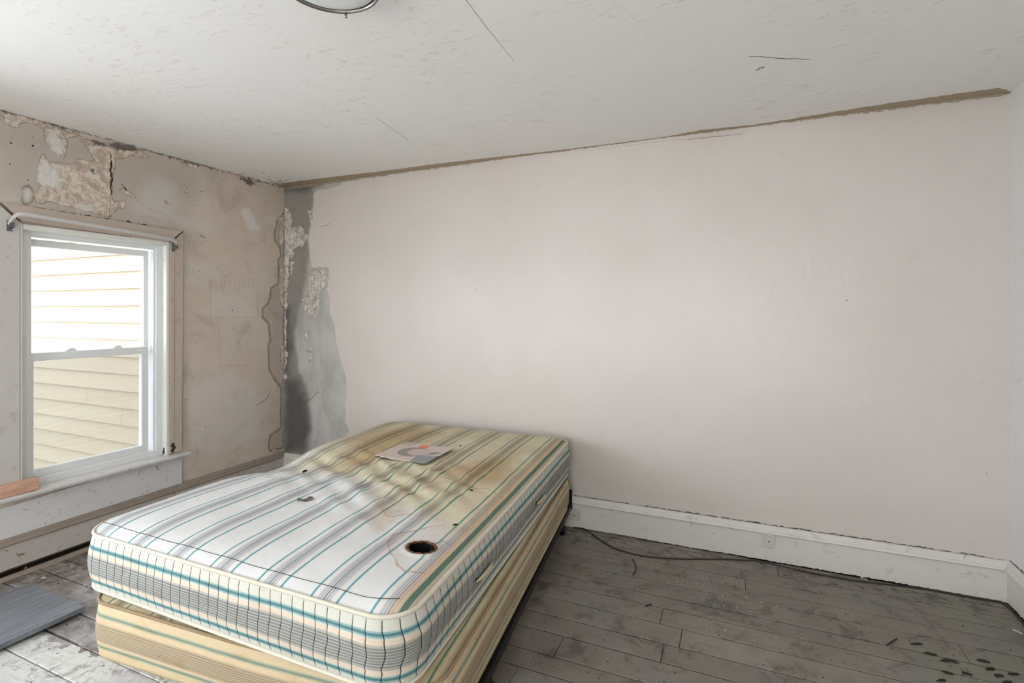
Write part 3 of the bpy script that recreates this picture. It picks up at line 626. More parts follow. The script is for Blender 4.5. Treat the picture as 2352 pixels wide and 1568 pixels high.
# ------------------------------------------------------------------ windows
def frame_rect(bm, x0, x1, ya, yb, za, zb, wy, wt, wb_):
    box(bm, x0, x1, ya, ya+wy, za, zb); box(bm, x0, x1, yb-wy, yb, za, zb); box(bm, x0, x1, ya+wy, yb-wy, zb-wt, zb); box(bm, x0, x1, ya+wy, yb-wy, za, za+wb_)
def make_window(name, y0, detailed):
    e = struct(empty(name, (0, y0, 0)))
    W = .803; z0, z1 = .43, 1.905
    # vinyl frame
    bm = bmesh.new(); frame_rect(bm, -.155, -.03, .0, W, z0, z1, .06, .052, .052); bevel(bm, .0025, 1); obj('frame', bm, MT['vinyl'], e)
    bm = bmesh.new(); frame_rect(bm, -.06, -.04, .058, W-.058, z0+.05, z1-.05, .014, .010, .004); obj('frame_stop', bm, MT['vinyl'], e)
    # upper sash
    s = obj('upper_sash', (lambda bm: (frame_rect(bm, -.120, -.085, .058, W-.075, 1.14, 1.838, .034, .040, .04), bevel(bm, .003, 1), bm)[2])(bmesh.new()), MT['vinyl'], e)
    obj('pane', boxes((-.105, -.101, .09, W-.107, 1.178, 1.80)), MT['glass'], s)
    # lower sash
    s = obj('lower_sash', (lambda bm: (frame_rect(bm, -.083, -.05, .044, W-.097, .482, 1.189, .044, .046, .046), bevel(bm, .003, 1), bm)[2])(bmesh.new()), MT['vinyl'], e)
    obj('pane', boxes((-.070, -.066, .086, W-.139, .526, 1.145)), MT['glass'], s)
    for yy in (.27, .52):
        bm = boxes((-.083, -.055, yy-.028, yy+.028, 1.189, 1.197), (-.078, -.060, yy-.012, yy+.022, 1.197, 1.206), bev=.002, seg=1); obj('sash_lock', bm, MT['vinyl'], s)
    # insect screen outside the lower half
    sc = obj('insect_screen', (lambda bm: (frame_rect(bm, -.145, -.136, .062, W-.066, .485, 1.16, .016, .016, .016), bm)[1])(bmesh.new()), MT['vinyl'], e)
    obj('mesh', boxes((-.1405, -.1395, .075, W-.08, .5, 1.146)), MT['screen'], sc)
    # old wood lining, beads and casing
    bm = boxes((-.03, .016, W-.022, W, z0, z1), (-.03, .016, 0, .012, z0, z1), bev=.006, seg=2); obj('side_bead', bm, MT['oldwhite'], e)
    bm = boxes((-.03, .016, .012, W-.022, z1-.03, z1)); bevel(bm, .005, 2); obj('head_bead', bm, MT['oldwhite'], e)
    cw = .096; zt = z1+cw
    def mitred(name, pts, mat):   # flat board with mitred ends
        bm = bmesh.new(); A = [bm.verts.new((.0, y, z)) for y, z in pts]; B = [bm.verts.new((.021, y, z)) for y, z in pts]; n = len(pts)
        bm.faces.new(A); bm.faces.new(B)
        for i in range(n): bm.faces.new((A[i], A[(i+1) % n], B[(i+1) % n], B[i]))
        bmesh.ops.recalc_face_normals(bm, faces=bm.faces); bmesh.ops.bevel(bm, geom=[e_ for e_ in bm.edges if all(v.co.x > .02 for v in e_.verts)], offset=.004, segments=2, affect='EDGES')
        return obj(name, bm, mat, e)
    g = .0018
    mitred('head_casing', [(0+g, z1+.012), (W-g, z1-.004), (W+cw-g, zt-.012), (-cw+g*2+.01, zt+.006)], MT['casing'])
    mitred('side_casing', [(W, z0+.012), (W+cw-.008, z0+.012), (W+cw, zt-.014-g), (W, z1-.006-g)], MT['casing'])
    mitred('side_casing', [(-cw, z0+.012), (0, z0+.012), (0, z1+.008-g), (-cw, zt-g)], MT['casing_grey'])
    # stool and apron
    bm = bmesh.new(); extrude_profile(bm, [(-.03, .0), (.070, -.006), (.076, -.014), (.072, -.026), (-.03, -.026)], (0, -cw-.03, z0+.014), (0, W+cw+.018, z0+.010), (1, 0, 0), (0, 0, 1)); obj('stool', bm, MT['stool'], e)
    bm = bmesh.new(); A_ = [(-cw, .212), (W+cw-.008, .216), (W+cw-.008, .412), (W*.72, .410), (W*.3, .394), (-cw, .376)]
    va = [bm.verts.new((.0, y, z)) for y, z in A_]; vb = [bm.verts.new((.016, y, z)) for y, z in A_]; bm.faces.new(va); bm.faces.new(vb)
    for q in range(6): bm.faces.new((va[q], va[(q+1) % 6], vb[(q+1) % 6], vb[q]))
    bmesh.ops.recalc_face_normals(bm, faces=bm.faces); obj('apron', bm, MT['apron'], e)
    if detailed:
        ribbon([(.0222, -cw+.012, zt-.004), (.0222, -.002, z1+.008)], .006, (1,0,0), 'mitre_gap', MT['crack'], e, .3, 31)
        ribbon([(.0222, W+.004, z1-.002), (.0222, W+cw-.004, zt-.012)], .006, (1,0,0), 'mitre_gap', MT['crack'], e, .3, 32)
        ribbon([(.0215, W+.016, z0+.018), (.0215, W+.024, z0+.05), (.0215, W+.020, z0+.085)], .024, (1,0,0), 'bare_wood', MT['crack'], e, .3, 33)
        ribbon([(.0015, .05, zt+.004), (.0015, .30, zt), (.0015, .60, zt-.006), (.0015, .86, zt-.012)], .006, (1,0,0), 'joint_line', MT['crack'], e, .9, 34)
        ribbon([(.002, .60, zt-.002), (.002, .66, zt-.004)], .022, (1,0,0), 'rot_spot', MT['crack'], e, .7, 35)
        ribbon([(.0212, W+.028, z0+.1), (.0212, W+.034, zt-.2)], .0025, (1,0,0), 'joint_line', MT['crackbrown'], e, .3, 36)
        ribbon([(.0005, W+cw+.003, z0+.1), (.0005, W+cw+.004, zt-.03)], .004, (1,0,0), 'joint_line', MT['crackbrown'], e, .7, 37)
        ribbon([(-.01, W-.026, z0+.06), (-.01, W-.026, z0+.02), (.0, W-.04, z0+.016)], .012, (.5,-.8,.1), 'grime_spot', MT['soot'], e, .8, 38)
    return e
w1 = make_window('window_1', 1.487, True)
w2 = make_window('window_2', -.36, False)
for k, (a, b_, c, d) in enumerate(RO):
    e = struct(empty('window_%d' % (k+3), (a, YB, 0))); bm = bmesh.new()
    for q in ((0, .05, c, d), (b_-a-.05, b_-a, c, d), (0, b_-a, c, c+.05), (0, b_-a, d-.05, d), (0, b_-a, (c+d)/2-.02, (c+d)/2+.02)): box(bm, q[0], q[1], -.10, -.05, q[2], q[3])
    obj('frame', bm, MT['vinyl'], e); obj('pane', boxes((.05, b_-a-.05, -.078, -.074, c+.05, d-.05)), MT['glass'], e)

# ------------------------------------------------------------------ outside: lapped siding of the next wing, ground
SY = 2.72
_z1 = on(72, 634, 1, SY)[2]; _z2 = on(72, 703, 1, SY)[2]; SP = (_z1-_z2)/2
ew = tag(empty('siding_wall', (0, SY, -3.4)), 'cream clapboard house wall seen through the window', 'house wall')
obj('sheathing', boxes((-7, -.16, .02, .14, 0, 7.6)), MT['siding'], ew)
k0 = int((-3.3-_z2)/SP); jx = {}
for px, py in ((202, 905), (282, 950)):
    q = on(px, py, 1, SY); jx[int(math.floor((q[2]-_z2)/SP))] = q[0]
for k in range(k0, k0+int(7.2/SP)):
    zz = _z2+k*SP+3.4
    if zz > 7.4: break
    if -1 < (k*SP+_z2) < 3.2: xs = [-7, jx.get(k, rng.choice([-5.5, -4.6, -.4])), -.16]
    else: xs = [-7, -.16]
    for a, b_ in zip(xs, xs[1:]):
        bm = bmesh.new(); extrude_profile(bm, [(0.004, 0), (.030, 0), (.006, SP+.016), (-.008, SP+.016)], (a+.0012, .012, zz), (b_-.0012, .012, zz), (0, -1, 0), (0, 0, 1))
        obj('siding_board', bm, MT['siding'], ew)
gr = tag(obj('ground', boxes((-40, 40, -40, 40, -3.6, -3.4)), MT['ground']), 'pale ground far below the window', 'ground'); gr['kind'] = 'structure'; del gr['category']

# ------------------------------------------------------------------ soft slabs (mattress, box spring)
def slab(W, L, r, quad, zb, zt, step, ztop, bulge, bevel_in=.0):
    """grid top + ring border; quad = FL, FR, HR, HL plan corners. returns dict of arrays"""
    ua = ticks(0, W, step, (r, W-r)); va = ticks(0, L, step, (r, L-r))
    U, V = np.meshgrid(ua, va, indexing='ij'); A, B = U.copy(), V.copy()
    for cu, su in ((r, -1), (W-r, 1)):
        for cv, sv in ((r, -1), (L-r, 1)):
            p = (U-cu)*su; q = (V-cv)*sv; m = (p > 0) & (q > 0); pr, qr = p/r, q/r
            A = np.where(m, cu+su*p*np.sqrt(np.clip(1-qr*qr/2, 0, 1)), A); B = np.where(m, cv+sv*q*np.sqrt(np.clip(1-pr*pr/2, 0, 1)), B)
    Q = np.array(quad, float)
    def plan(a, b):
        s = (a/W)[..., None]; t = (b/L)[..., None]
        return Q[0]*(1-s)*(1-t)+Q[1]*s*(1-t)+Q[2]*s*t+Q[3]*(1-s)*t
    XY = plan(A, B)
    # distance to the rounded outline
    du = np.minimum(A, W-A); dv = np.minimum(B, L-B); d = np.minimum(du, dv)
    pc = np.maximum(r-du, 0); qc = np.maximum(r-dv, 0); d = np.where((pc > 0) & (qc > 0), r-np.hypot(pc, qc), d); d = np.clip(d, 0, None)
    Z = ztop(A, B, d)
    nu, nv = U.shape; idx = np.arange(nu*nv).reshape(nu, nv)
    per = list(idx[:, 0])+list(idx[-1, 1:])+list(idx[-2::-1, -1])+list(idx[0, -2:0:-1])
    return dict(A=A.ravel(), B=B.ravel(), X=XY[..., 0].ravel(), Y=XY[..., 1].ravel(), Z=Z.ravel(), d=d.ravel(), nu=nu, nv=nv, idx=idx, per=per, plan=plan)
def slab_top(name, S, mat, parent, o):
    idx = S['idx']; q = np.stack([idx[:-1, :-1], idx[1:, :-1], idx[1:, 1:], idx[:-1, 1:]], -1).reshape(-1, 4)
    me = bpy.data.meshes.new(name); me.from_pydata(np.stack([S['X']-o[0], S['Y']-o[1], S['Z']-o[2]], 1).tolist(), [], q.tolist()); me.update()
    uv = me.uv_layers.new(name='UVMap'); li = np.zeros(len(me.loops), np.int32); me.loops.foreach_get('vertex_index', li)
    uv.data.foreach_set('uv', np.stack([S['A'][li], S['B'][li]], 1).ravel().astype(np.float32))
    return obj(name, me, mat, parent, True)
def slab_border(name, S, zb, bulge, mat, parent, o, ripple=0.0):
    per = S['per']; n = len(per); X, Y, Z = S['X'][per], S['Y'][per], S['Z'][per]
    tx = np.roll(X, -1)-np.roll(X, 1); ty = np.roll(Y, -1)-np.roll(Y, 1); l = np.hypot(tx, ty); nx, ny = ty/l, -tx/l
    s = np.concatenate([[0], np.cumsum(np.hypot(np.diff(np.append(X, X[0])), np.diff(np.append(Y, Y[0]))))])
    ts = np.linspace(0, 1, 15); verts = []; faces = []; uvs = []
    zbv = zb(X, Y) if callable(zb) else np.full(n, zb)
    for t in ts:
        off = bulge(t, s[:-1]); zz = Z+(zbv-Z)*t
        verts += np.stack([X+nx*off-o[0], Y+ny*off-o[1], zz-o[2]], 1).tolist()
    m = len(ts)
    for k in range(m-1):
        for i in range(n):
            j = (i+1) % n; faces.append((k*n+i, (k+1)*n+i, (k+1)*n+j, k*n+j)); a, b_ = 1-ts[k], 1-ts[k+1]
            uvs += [(s[i], a), (s[i], b_), (s[i+1], b_), (s[i+1], a)]
    faces.append(tuple((m-1)*n+i for i in range(n))[::-1]); uvs += [(0, 0)]*n
    me = bpy.data.meshes.new(name); me.from_pydata(verts, [], faces); me.update()
    uv = me.uv_layers.new(name='UVMap'); uv.data.foreach_set('uv', np.array(uvs, np.float32).ravel())
    return obj(name, me, mat, parent, True), (X, Y, Z, nx, ny, zbv, s)
def thin(a, k): return a[::k]

# mattress
MQ = [(1.322, 1.126), (2.778, 1.128), (2.612, 3.172), (1.212, 3.158)]; MW, ML = 1.44, 2.03
HU, HV = 1.300, .345   # burn hole
def mat_z(A, B, d):
    z = .597+.026*(1-np.exp(-d/.045)) + .006*(1-np.exp(-d/.25))
    z -= .050*np.exp(-((B-.95)/.21)**2)*np.exp(-(A/.42)**2)
    z += .012*np.exp(-((B-.15)/.3)**2)*np.exp(-(A/.5)**2)*(1-np.exp(-d/.05))
    z += .020*(fbm(A*3.2, B*2.6, 3, 3)-.45)*(1-np.exp(-d/.10))
    # wrinkles running from the valley to the right
    wz = np.exp(-((A-.80)/.36)**2-((B-.86)/.30)**2); wz2 = np.exp(-((A-.32)/.28)**2-((B-1.02)/.22)**2)
    ph = (A*.55+B)*1.0+.16*fbm(A*5, B*5, 9, 3)
    z += (wz+.8*wz2)*.015*np.sin(ph*2*math.pi/.16)*(fbm(A*5, B*5, 14, 2)+.1)
    ph2 = (A*1.4-B*.5)+.08*fbm(A*5, B*5, 19, 3)
    z += wz*.011*np.sin(ph2*2*math.pi/.11)*fbm(A*7, B*7, 24, 2)
    # quilting hollows
    z -= .0025*(np.cos(A*2*math.pi/.212)+1)*(1-np.exp(-d/.1))
    hr = np.hypot((A-HU)/.050, (B-HV)/.040); z += .004*np.exp(-((hr-1.25)/.25)**2); z -= .075*np.clip((.95-hr)/.14, 0, 1)
    return z
S = slab(MW, ML, .11, MQ, .395, .6, .0072, mat_z, None)
mo = (1.98, 2.15, .395)
mt = tag(empty('mattress', mo), 'striped blue and cream mattress with burn hole, yellow stains, askew on the box spring', 'mattress')
TEAL, TEAL2 = lin(120,170,176), lin(62,120,128)
MT['tick'] = ticking_top('mattress_ticking', lin(224,222,219), lin(232,231,229), lin(132,178,184), lin(70,132,142), lin(106,108,124), .275)
MT['tickb'] = ticking_border('mattress_border_ticking', lin(204,202,190), lin(216,196,176), lin(116,158,160), lin(62,110,118), lin(84,87,92), True, .175, lin(222,208,182))
top = slab_top('top_panel', S, MT['tick'], mt, mo)
Pm = np.stack([S['X'], S['Y']], 1); MP = lambda pts: [(lambda q: (q[0], q[1]))(on(x, y, 2, .615)) for x, y in pts]
add_attr(top.data, 'yellow', field(Pm, [MP([(655,1060),(760,1090),(850,1120),(880,1165),(960,1190),(1040,1215),(1120,1215),(1240,1100),(1330,1000),(880,955)])], .28))
add_attr(top.data, 'brown', field(Pm, [MP([(800,1010),(960,975),(1020,1000),(880,1060),(770,1090)]), MP([(1000,1080),(1200,1040),(1180,1110),(1060,1130)]), MP([(840,1190),(900,1150),(930,1180),(870,1230)])], .16))
tl = [[(1000,1100),(1030,1104),(1060,1112),(1080,1122),(1120,1125),(1140,1136)], [(878,1177),(888,1190),(905,1192),(930,1186),(950,1186)], [(905,1232),(940,1226),(960,1220),(990,1212),(1020,1208)], [(905,1232),(890,1250),(896,1275),(908,1285),(912,1300),(930,1316),(965,1318),(990,1314),(1010,1300)]]
add_attr(top.data, 'tide', lines(Pm, [MP(p) for p in tl], .02))
add_attr(top.data, 'wet', field(Pm, [MP([(905,1232),(890,1250),(896,1275),(908,1285),(912,1300),(930,1316),(965,1318),(990,1314),(1030,1270),(1080,1215),(1020,1208),(940,1226)]), MP([(820,1200),(880,1175),(930,1190),(880,1225)])], .03))
hr = np.hypot((S['A']-HU)/.050, (S['B']-HV)/.040); add_attr(top.data, 'char', np.clip(1.62-hr, 0, 1))
add_attr(top.data, 'rightband', np.clip(1-np.abs(S['A']-(MW-.030))/.034, 0, 1)**.5*(S['A'] > MW-.062))
add_attr(top.data, 'rightteal', np.clip(1-np.abs(S['A']-(MW-.026))/.017, 0, 1))
def mb(t, s): return .004+.016*math.sin(math.pi*t)+.008*(vnoise(s*6, s*0+t*3, 5)-.5)*math.sin(math.pi*t)
bord, (X, Y, Z, nx, ny, zbv, ss) = slab_border('border', S, .397, mb, MT['tickb'], mt, mo)
def piping(name, dz, r, mat, parent, o, X, Y, Z, nx, ny, k=2):
    pts = np.stack([X+nx*.004-o[0], Y+ny*.004-o[1], Z+dz-o[2]], 1)[::k]
    return obj(name, tube([tuple(p) for p in pts], r, 7, True), mat, parent, True)
piping('piping', .0, .0065, MT['piping'], mt, mo, X, Y, Z, nx, ny); piping('piping', .003, .006, MT['piping'], mt, mo, X, Y, zbv, nx, ny)
# stitched seam just inside the piping at the foot
av = np.linspace(.05, MW-.05, 120); bv = .045+1.6*np.clip(av-MW+.17, 0, 1)**2; xy = S['plan'](av, bv); zv = mat_z(av, bv, bv)
L_ = [(x-mo[0], y-mo[1], z-mo[2]+.0006) for (x, y), z in zip(xy, zv)]
obj('seam', tube(L_, .0010, 4), MT['soot'], mt)
# cloth carrying handles on the right edge, half torn loose
for px, py in ((1100, 1258), (1243, 1112)):
    yy = on(px, py, 0, 2.74 if px < 1200 else 2.70)[1]; j = np.argmin(np.abs(Y-yy)+(X < 2.3)*9)
    base = Vector((X[j]+nx[j]*.024-mo[0], Y[j]-mo[1], .49-mo[2])); bm = bmesh.new(); rows = []
    for i in range(13):
        t = i/12; y = (t-.5)*.15; bow = .020*math.sin(math.pi*t)**.7; hw = .003+.007*math.sin(math.pi*t)
        rows.append([bm.verts.new(base+Vector((bow*f+(-.07*y), y, q))) for f, q in ((.6, hw), (1.0, 0), (.6, -hw), (.45, -hw), (.75, 0), (.45, hw))])
    for A_, B_ in zip(rows, rows[1:]):
        for k in range(6): bm.faces.new((A_[k], A_[(k+1) % 6], B_[(k+1) % 6], B_[k]))
    bm.faces.new(rows[0]); bm.faces.new(rows[-1][::-1]); bmesh.ops.recalc_face_normals(bm, faces=bm.faces); hd = obj('side_handle', bm, MT['strap'], mt, True)
    bm = boxes((base.x-.006, base.x+.003, base.y-.078, base.y-.058, base.z-.008, base.z+.008)); obj('handle_eyelet', bm, MT['soot'], hd)
# frayed wire by the burn hole
hx, hy = S['plan'](np.array(HU+.04), np.array(HV+.03)); 
pts = catmull([(hx-.01-mo[0], hy-mo[1], .60-mo[2]), (hx+.01-mo[0], hy+.02-mo[1], .632-mo[2]), (hx+.028-mo[0], hy+.022-mo[1], .628-mo[2]), (hx+.05-mo[0], hy+.018-mo[1], .622-mo[2])], 5)
obj('sprung_wire', tube([tuple(p) for p in pts], .0014, 5), MT['zinc'], mt)
bm = tube([(*(np.array(S['plan'](np.array(HU+.0515*math.cos(t)*(1+.04*math.sin(5*t))), np.array(HV+.0415*math.sin(t)*(1+.05*math.cos(7*t)))))-np.array(mo[:2])), .622-mo[2]) for t in np.linspace(0, 2*math.pi, 40)[:-1]], [.0035+.0015*math.sin(k*2.1) for k in range(39)], 6, True)
obj('burnt_rim', bm, plain('charred_cloth', lin(96,62,36), .95, 0, .25, 120, .6), mt, True)

# box spring
th = math.radians(4.7); c_, s_ = math.cos(th), math.sin(th); BWd, BLn = 1.405, 1.945; b0 = np.array([1.418, 1.098])
BQ = [b0, np.array([2.830, 1.205]), np.array([2.610, 3.165]), np.array([1.196, 3.066])]   # a little racked
def box_z(A, B, d): return .378+.010*(1-np.exp(-d/.04))-.010*np.exp(-((A-.75)/.5)**2)*np.exp(-(B/.12)**2)
S2 = slab(BWd, BLn, .09, BQ, .17, .39, .02, box_z, None)
bo = (2.0, 2.1, .17)
bs = tag(empty('box_spring', bo), 'tan striped box spring lying on the black metal frame', 'box spring')
MT['btick'] = ticking_top('box_spring_ticking', lin(196,182,148), lin(206,190,156), lin(132,156,138), lin(72,116,104), lin(98,90,78), .10, False)
MT['btickb'] = ticking_border('box_spring_border_ticking', lin(206,186,152), lin(210,186,154), lin(158,164,142), lin(112,134,120), lin(128,114,98), False, .22, lin(214,186,148))
slab_top('top_panel', S2, MT['btick'], bs, bo)
b2, (X2, Y2, Z2, nx2, ny2, zb2, s2) = slab_border('border', S2, .178, lambda t, s: .003+.010*math.sin(math.pi*t)+.006*(vnoise(s*4, s*0+t*2, 8)-.5)*math.sin(math.pi*t), MT['btickb'], bs, bo)
piping('piping', .0, .0055, MT['piping_box'], bs, bo, X2, Y2, Z2, nx2, ny2, 1)

# bed frame
fo = (float(BQ[0][0]), float(BQ[0][1]), 0)
th = math.radians(6.9); BRx = 1.437
bf = tag(empty('bed_frame', fo, th), 'black steel angle bed frame under the box spring', 'bed frame')
def angle(x, y0, y1, side):
    return boxes((x-.002, x+.002, y0, y1, .142, .177), (min(x, x-side*.034), max(x, x-side*.034), y0, y1, .168, .1725))
obj('side_rail', angle(BRx, .02, 1.935, 1), MT['black'], bf); obj('side_rail', angle(-.016, .3, 1.915, -1), MT['black'], bf)
for y in (.45, 1.55): obj('cross_rail', boxes((-.016, BRx, y-.016, y+.016, .158, .1675), (-.016, BRx, y-.018, y-.014, .135, .1675)), MT['black'], bf)
for x in (-.016, BRx):
    yb = 1.945 if x > 1 else 1.92; x_ = x-.004 if x > 1 else x+.004
    bm = boxes((x_-.010, x_+.010, yb, yb+.004, .140, .268)); bevel(bm, .001, 1); hb = obj('headboard_bracket', bm, MT['black'], bf)
    for zz in (.205, .245): obj('bolt_slot', boxes((x_-.004, x_+.004, yb-.002, yb+.001, zz-.009, zz+.009)), MT['slot_shade'], hb)
    for y in (.45, 1.88):
        xi = x-.045 if x > 1 else x+.045
        lg = obj('leg', boxes((xi-.014, xi+.014, y-.002, y+.002, .05, .17), (xi-.014, xi-.010, y-.014, y+.014, .05, .17), (xi-.014, xi+.045 if x > 1 else xi+.014, y-.016, y+.016, .150, .156)), MT['black'], bf)
        cf = lathe([(0, 0), (.018, 0), (.019, .004), (.019, .045), (.012, .048), (.012, .062), (0, .062)], 16); f_ = obj('foot', cf, MT['black'], lg, True); f_.location = (xi, y, 0)

# ------------------------------------------------------------------ things on the mattress
def ztop_at(x, y):
    j = np.argmin((S['X']-x)**2+(S['Y']-y)**2); return S['Z'][j]
cc = [on(*p, 2, .628) for p in ((861,1050),(935,1020),(1045,1034),(978,1069))]
n1 = 46; g = np.linspace(0, 1, n1); GU, GV = np.meshgrid(g, g, indexing='ij')
pts = sum(np.array(c)*wt[..., None] for c, wt in zip((cc[0], cc[1], cc[2], cc[3]), ((1-GU)*(1-GV), (1-GU)*GV, GU*GV, GU*(1-GV))))
zz = np.array([[ztop_at(pts[i, j, 0], pts[i, j, 1]) for j in (0, n1//2, n1-1)] for i in (0, n1//2, n1-1)])
rest = max(ztop_at(pts[i, j, 0], pts[i, j, 1]) for i in range(0, n1, 5) for j in range(0, n1, 5))
cz = rest+.005+.010*(GU-.5)**2*2+.008*np.clip(GU-.6, 0, 1)*(GV)
ctr = pts.mean((0, 1)); co = (ctr[0], ctr[1], rest)
verts = np.stack([pts[..., 0].ravel()-co[0], pts[..., 1].ravel()-co[1], cz.ravel()-co[2]], 1)
lower = verts.copy(); lower[:, 2] -= .0035
idx = np.arange(n1*n1).reshape(n1, n1); q = np.stack([idx[:-1, :-1], idx[1:, :-1], idx[1:, 1:], idx[:-1, 1:]], -1).reshape(-1, 4)
per = list(idx[:, 0])+list(idx[-1, 1:])+list(idx[-2::-1, -1])+list(idx[0, -2:0:-1]); N2 = n1*n1
faces = q.tolist()+(q[:, ::-1]+N2).tolist()+[(per[i], per[i]+N2, per[(i+1) % len(per)]+N2, per[(i+1) % len(per)]) for i in range(len(per))]
me = bpy.data.meshes.new('record_sleeve'); me.from_pydata(np.concatenate([verts, lower]).tolist(), [], faces); me.update()
G2 = np.stack([GU.ravel(), GV.ravel()], 1)
# faded printed picture: dark hair ring, pale face, dark coat, orange sticker (u along the foot side, v towards the head)
def el(cu, cv, a, b_, rot=0):
    du, dv = G2[:, 0]-cu, G2[:, 1]-cv; c, s = math.cos(rot), math.sin(rot); return np.clip(1.5-np.hypot((du*c+dv*s)/a, (-du*s+dv*c)/b_), 0, 1)
hair = np.maximum(el(.45, .50, .27, .30), el(.80, .53, .16, .085, .3)*(G2[:, 0] > .66))
face = el(.55, .53, .21, .21)
coat = field(G2, [[(.70,-.05),(1.05,-.05),(1.05,.50),(.80,.43),(.62,.36),(.66,.20)]], .03)
collar = field(G2, [[(.70,.34),(.86,.40),(1.02,.56),(1.02,.44),(.86,.36)]], .02)
for nme, vv in (('hair', hair), ('face', face), ('coat', coat), ('collar', collar), ('dot', el(.44, .88, .095, .10)), ('scuff', np.maximum(el(.1, .9, .12, .12), .0))):
    add_attr(me, nme, np.concatenate([vv, vv]))
def sleevemat():
    m = M('printed_sleeve', .6); P = m.obj(); n = m.noise(P, 40, 5)
    col = m.mix(n, lin(206,188,178), lin(218,200,190))
    for a, c in (('hair', lin(150,143,137)), ('face', lin(204,184,174)), ('coat', lin(146,148,152)), ('collar', lin(216,214,208)), ('dot', lin(232,126,92))):
        col = m.mix(m.mr(m.math('ADD', m.attr(a), m.math('MULTIPLY', m.math('SUBTRACT', n, .5), .12)), .47, .56), col, c)
    col = m.mix(m.math('MULTIPLY', m.mr(m.math('ADD', m.attr('scuff'), m.math('SUBTRACT', m.noise(P, 90, 5, .7), .5)), .4, .6), .6), col, lin(176,166,160))
    return m.done(col)
sl = tag(obj('record_sleeve', me, sleevemat()), 'faded pink card sleeve with printed portrait and orange sticker on the mattress', 'record sleeve'); sl.location = co
# crumpled brown scrap
q = on(702, 1152, 2, .615); z = ztop_at(q[0], q[1]); bm = bmesh.new(); rows = []
for i in range(7):
    t = i/6; rows.append([bm.verts.new((-.032+.064*t, -.012+.024*s+.004*math.sin(t*9), .004+.005*math.sin(t*8+s*2)+.003*s)) for s in (0, .5, 1)])
for A_, B_ in zip(rows, rows[1:]):
    for k in range(2): bm.faces.new((A_[k], B_[k], B_[k+1], A_[k+1]))
bmesh.ops.solidify(bm, geom=list(bm.faces), thickness=.003)
o = tag(obj('cardboard_scrap', bm, plain('grey_card', lin(146,130,120), .8, 0, .1, 60)), 'small crumpled brown card scrap on the white end of the mattress', 'scrap'); o.location = (q[0], q[1], z+.001); o.rotation_euler = (0, 0, .75)
# crumbs (each visible one its own thing)
for px, py, r_, lab in ((700, 1072, .013, 'dark dried leaf crumb at the left edge of the mattress'), (1082, 1130, .007, 'dark crumb beside the brown tide line on the mattress'), (1057, 1028, .006, 'dark crumb beside the printed card sleeve'), (1046, 1208, .006, 'short dark thread crumb near the right edge of the mattress')):
    q = on(px, py, 2, .615); bm = bmesh.new(); bmesh.ops.create_icosphere(bm, subdivisions=2, radius=r_)
    for v in bm.verts: v.co = Vector((v.co.x*1.5, v.co.y*.8, v.co.z*.5))*(1+.45*math.sin(v.co.x*900+v.co.y*700))
    o = tag(obj('crumb', bm, MT['soot']), lab, 'crumb'); o.location = (q[0], q[1], ztop_at(q[0], q[1])+r_*.2); o.rotation_euler = (0, 0, rng.uniform(0, 3))
rr = random.Random(12); pts = []
for _ in range(90):
    a, b_ = rr.uniform(.05, MW-.05), rr.uniform(.05, 1.5)**1.2; j = np.argmin((S['A']-a)**2+(S['B']-b_)**2); pts.append((S['X'][j], S['Y'][j], S['Z'][j]))
specks('grit', [(a-mo[0], b_-mo[1], c-mo[2]) for a, b_, c in pts], .0028, (0,0,1), MT['soot'], mt, 9)

# ------------------------------------------------------------------ window fittings
rodz = 1.925
rd = tag(empty('curtain_rod', (.02, 1.487, rodz)), 'flat white curtain rod curving into brackets above the window', 'curtain rod')
pts = catmull([(0.0, -.05, -.03), (.022, -.052, -.022), (.044, -.044, .006), (.055, -.012, .022), (.057, .10, .020), (.057, .4, .008), (.056, .70, -.006), (.052, .79, -.012), (.034, .826, -.03), (.0, .83, -.05)], 8)
bm = bmesh.new(); pv = None
for i, p in enumerate(pts):
    p = Vector(p); t = (Vector(pts[min(i+1, len(pts)-1)])-Vector(pts[max(i-1, 0)])).normalized(); s = t.cross(Vector((0, 0, 1))).normalized()
    v = [bm.verts.new(p+s*a+Vector((0, 0, b_))) for a, b_ in ((.004, -.012), (.006, 0), (.004, .012), (-.003, .012), (-.003, -.012))]
    if pv:
        for k in range(5): bm.faces.new((pv[k], pv[(k+1) % 5], v[(k+1) % 5], v[k]))
    else: bm.faces.new(v)
    pv = v
bm.faces.new(pv[::-1]); bmesh.ops.recalc_face_normals(bm, faces=bm.faces); obj('rod', bm, MT['rodwhite'], rd, True)
for yy, zz in ((-.047, -.04), (.827, -.055)):
    bk = obj('bracket', boxes((.0, .003, yy-.012, yy+.012, zz-.03, zz+.028), (.0, .034, yy-.009, yy-.006, zz-.012, zz+.014), (.0, .034, yy+.006, yy+.009, zz-.012, zz+.014), (.026, .030, yy-.009, yy+.009, zz-.010, zz+.016)), MT['zinc'], rd)
    sc = obj('screw', lathe([(0, .003), (.003, .0025), (.004, 0), (0, 0)], 10), MT['zinc'], bk); sc.location = (.003, yy, zz-.022); sc.rotation_euler = (0, math.pi/2, 0)
bm = boxes((-.018, .018, -.15, .15, 0, .066)); bevel(bm, .002, 1)
o = tag(obj('wood_block', bm, MT['lumber']), 'raw reddish lumber offcut standing on the window sill', 'wood block'); o.location = (.033, 1.405, .4405); o.rotation_euler = (0, 0, 0)

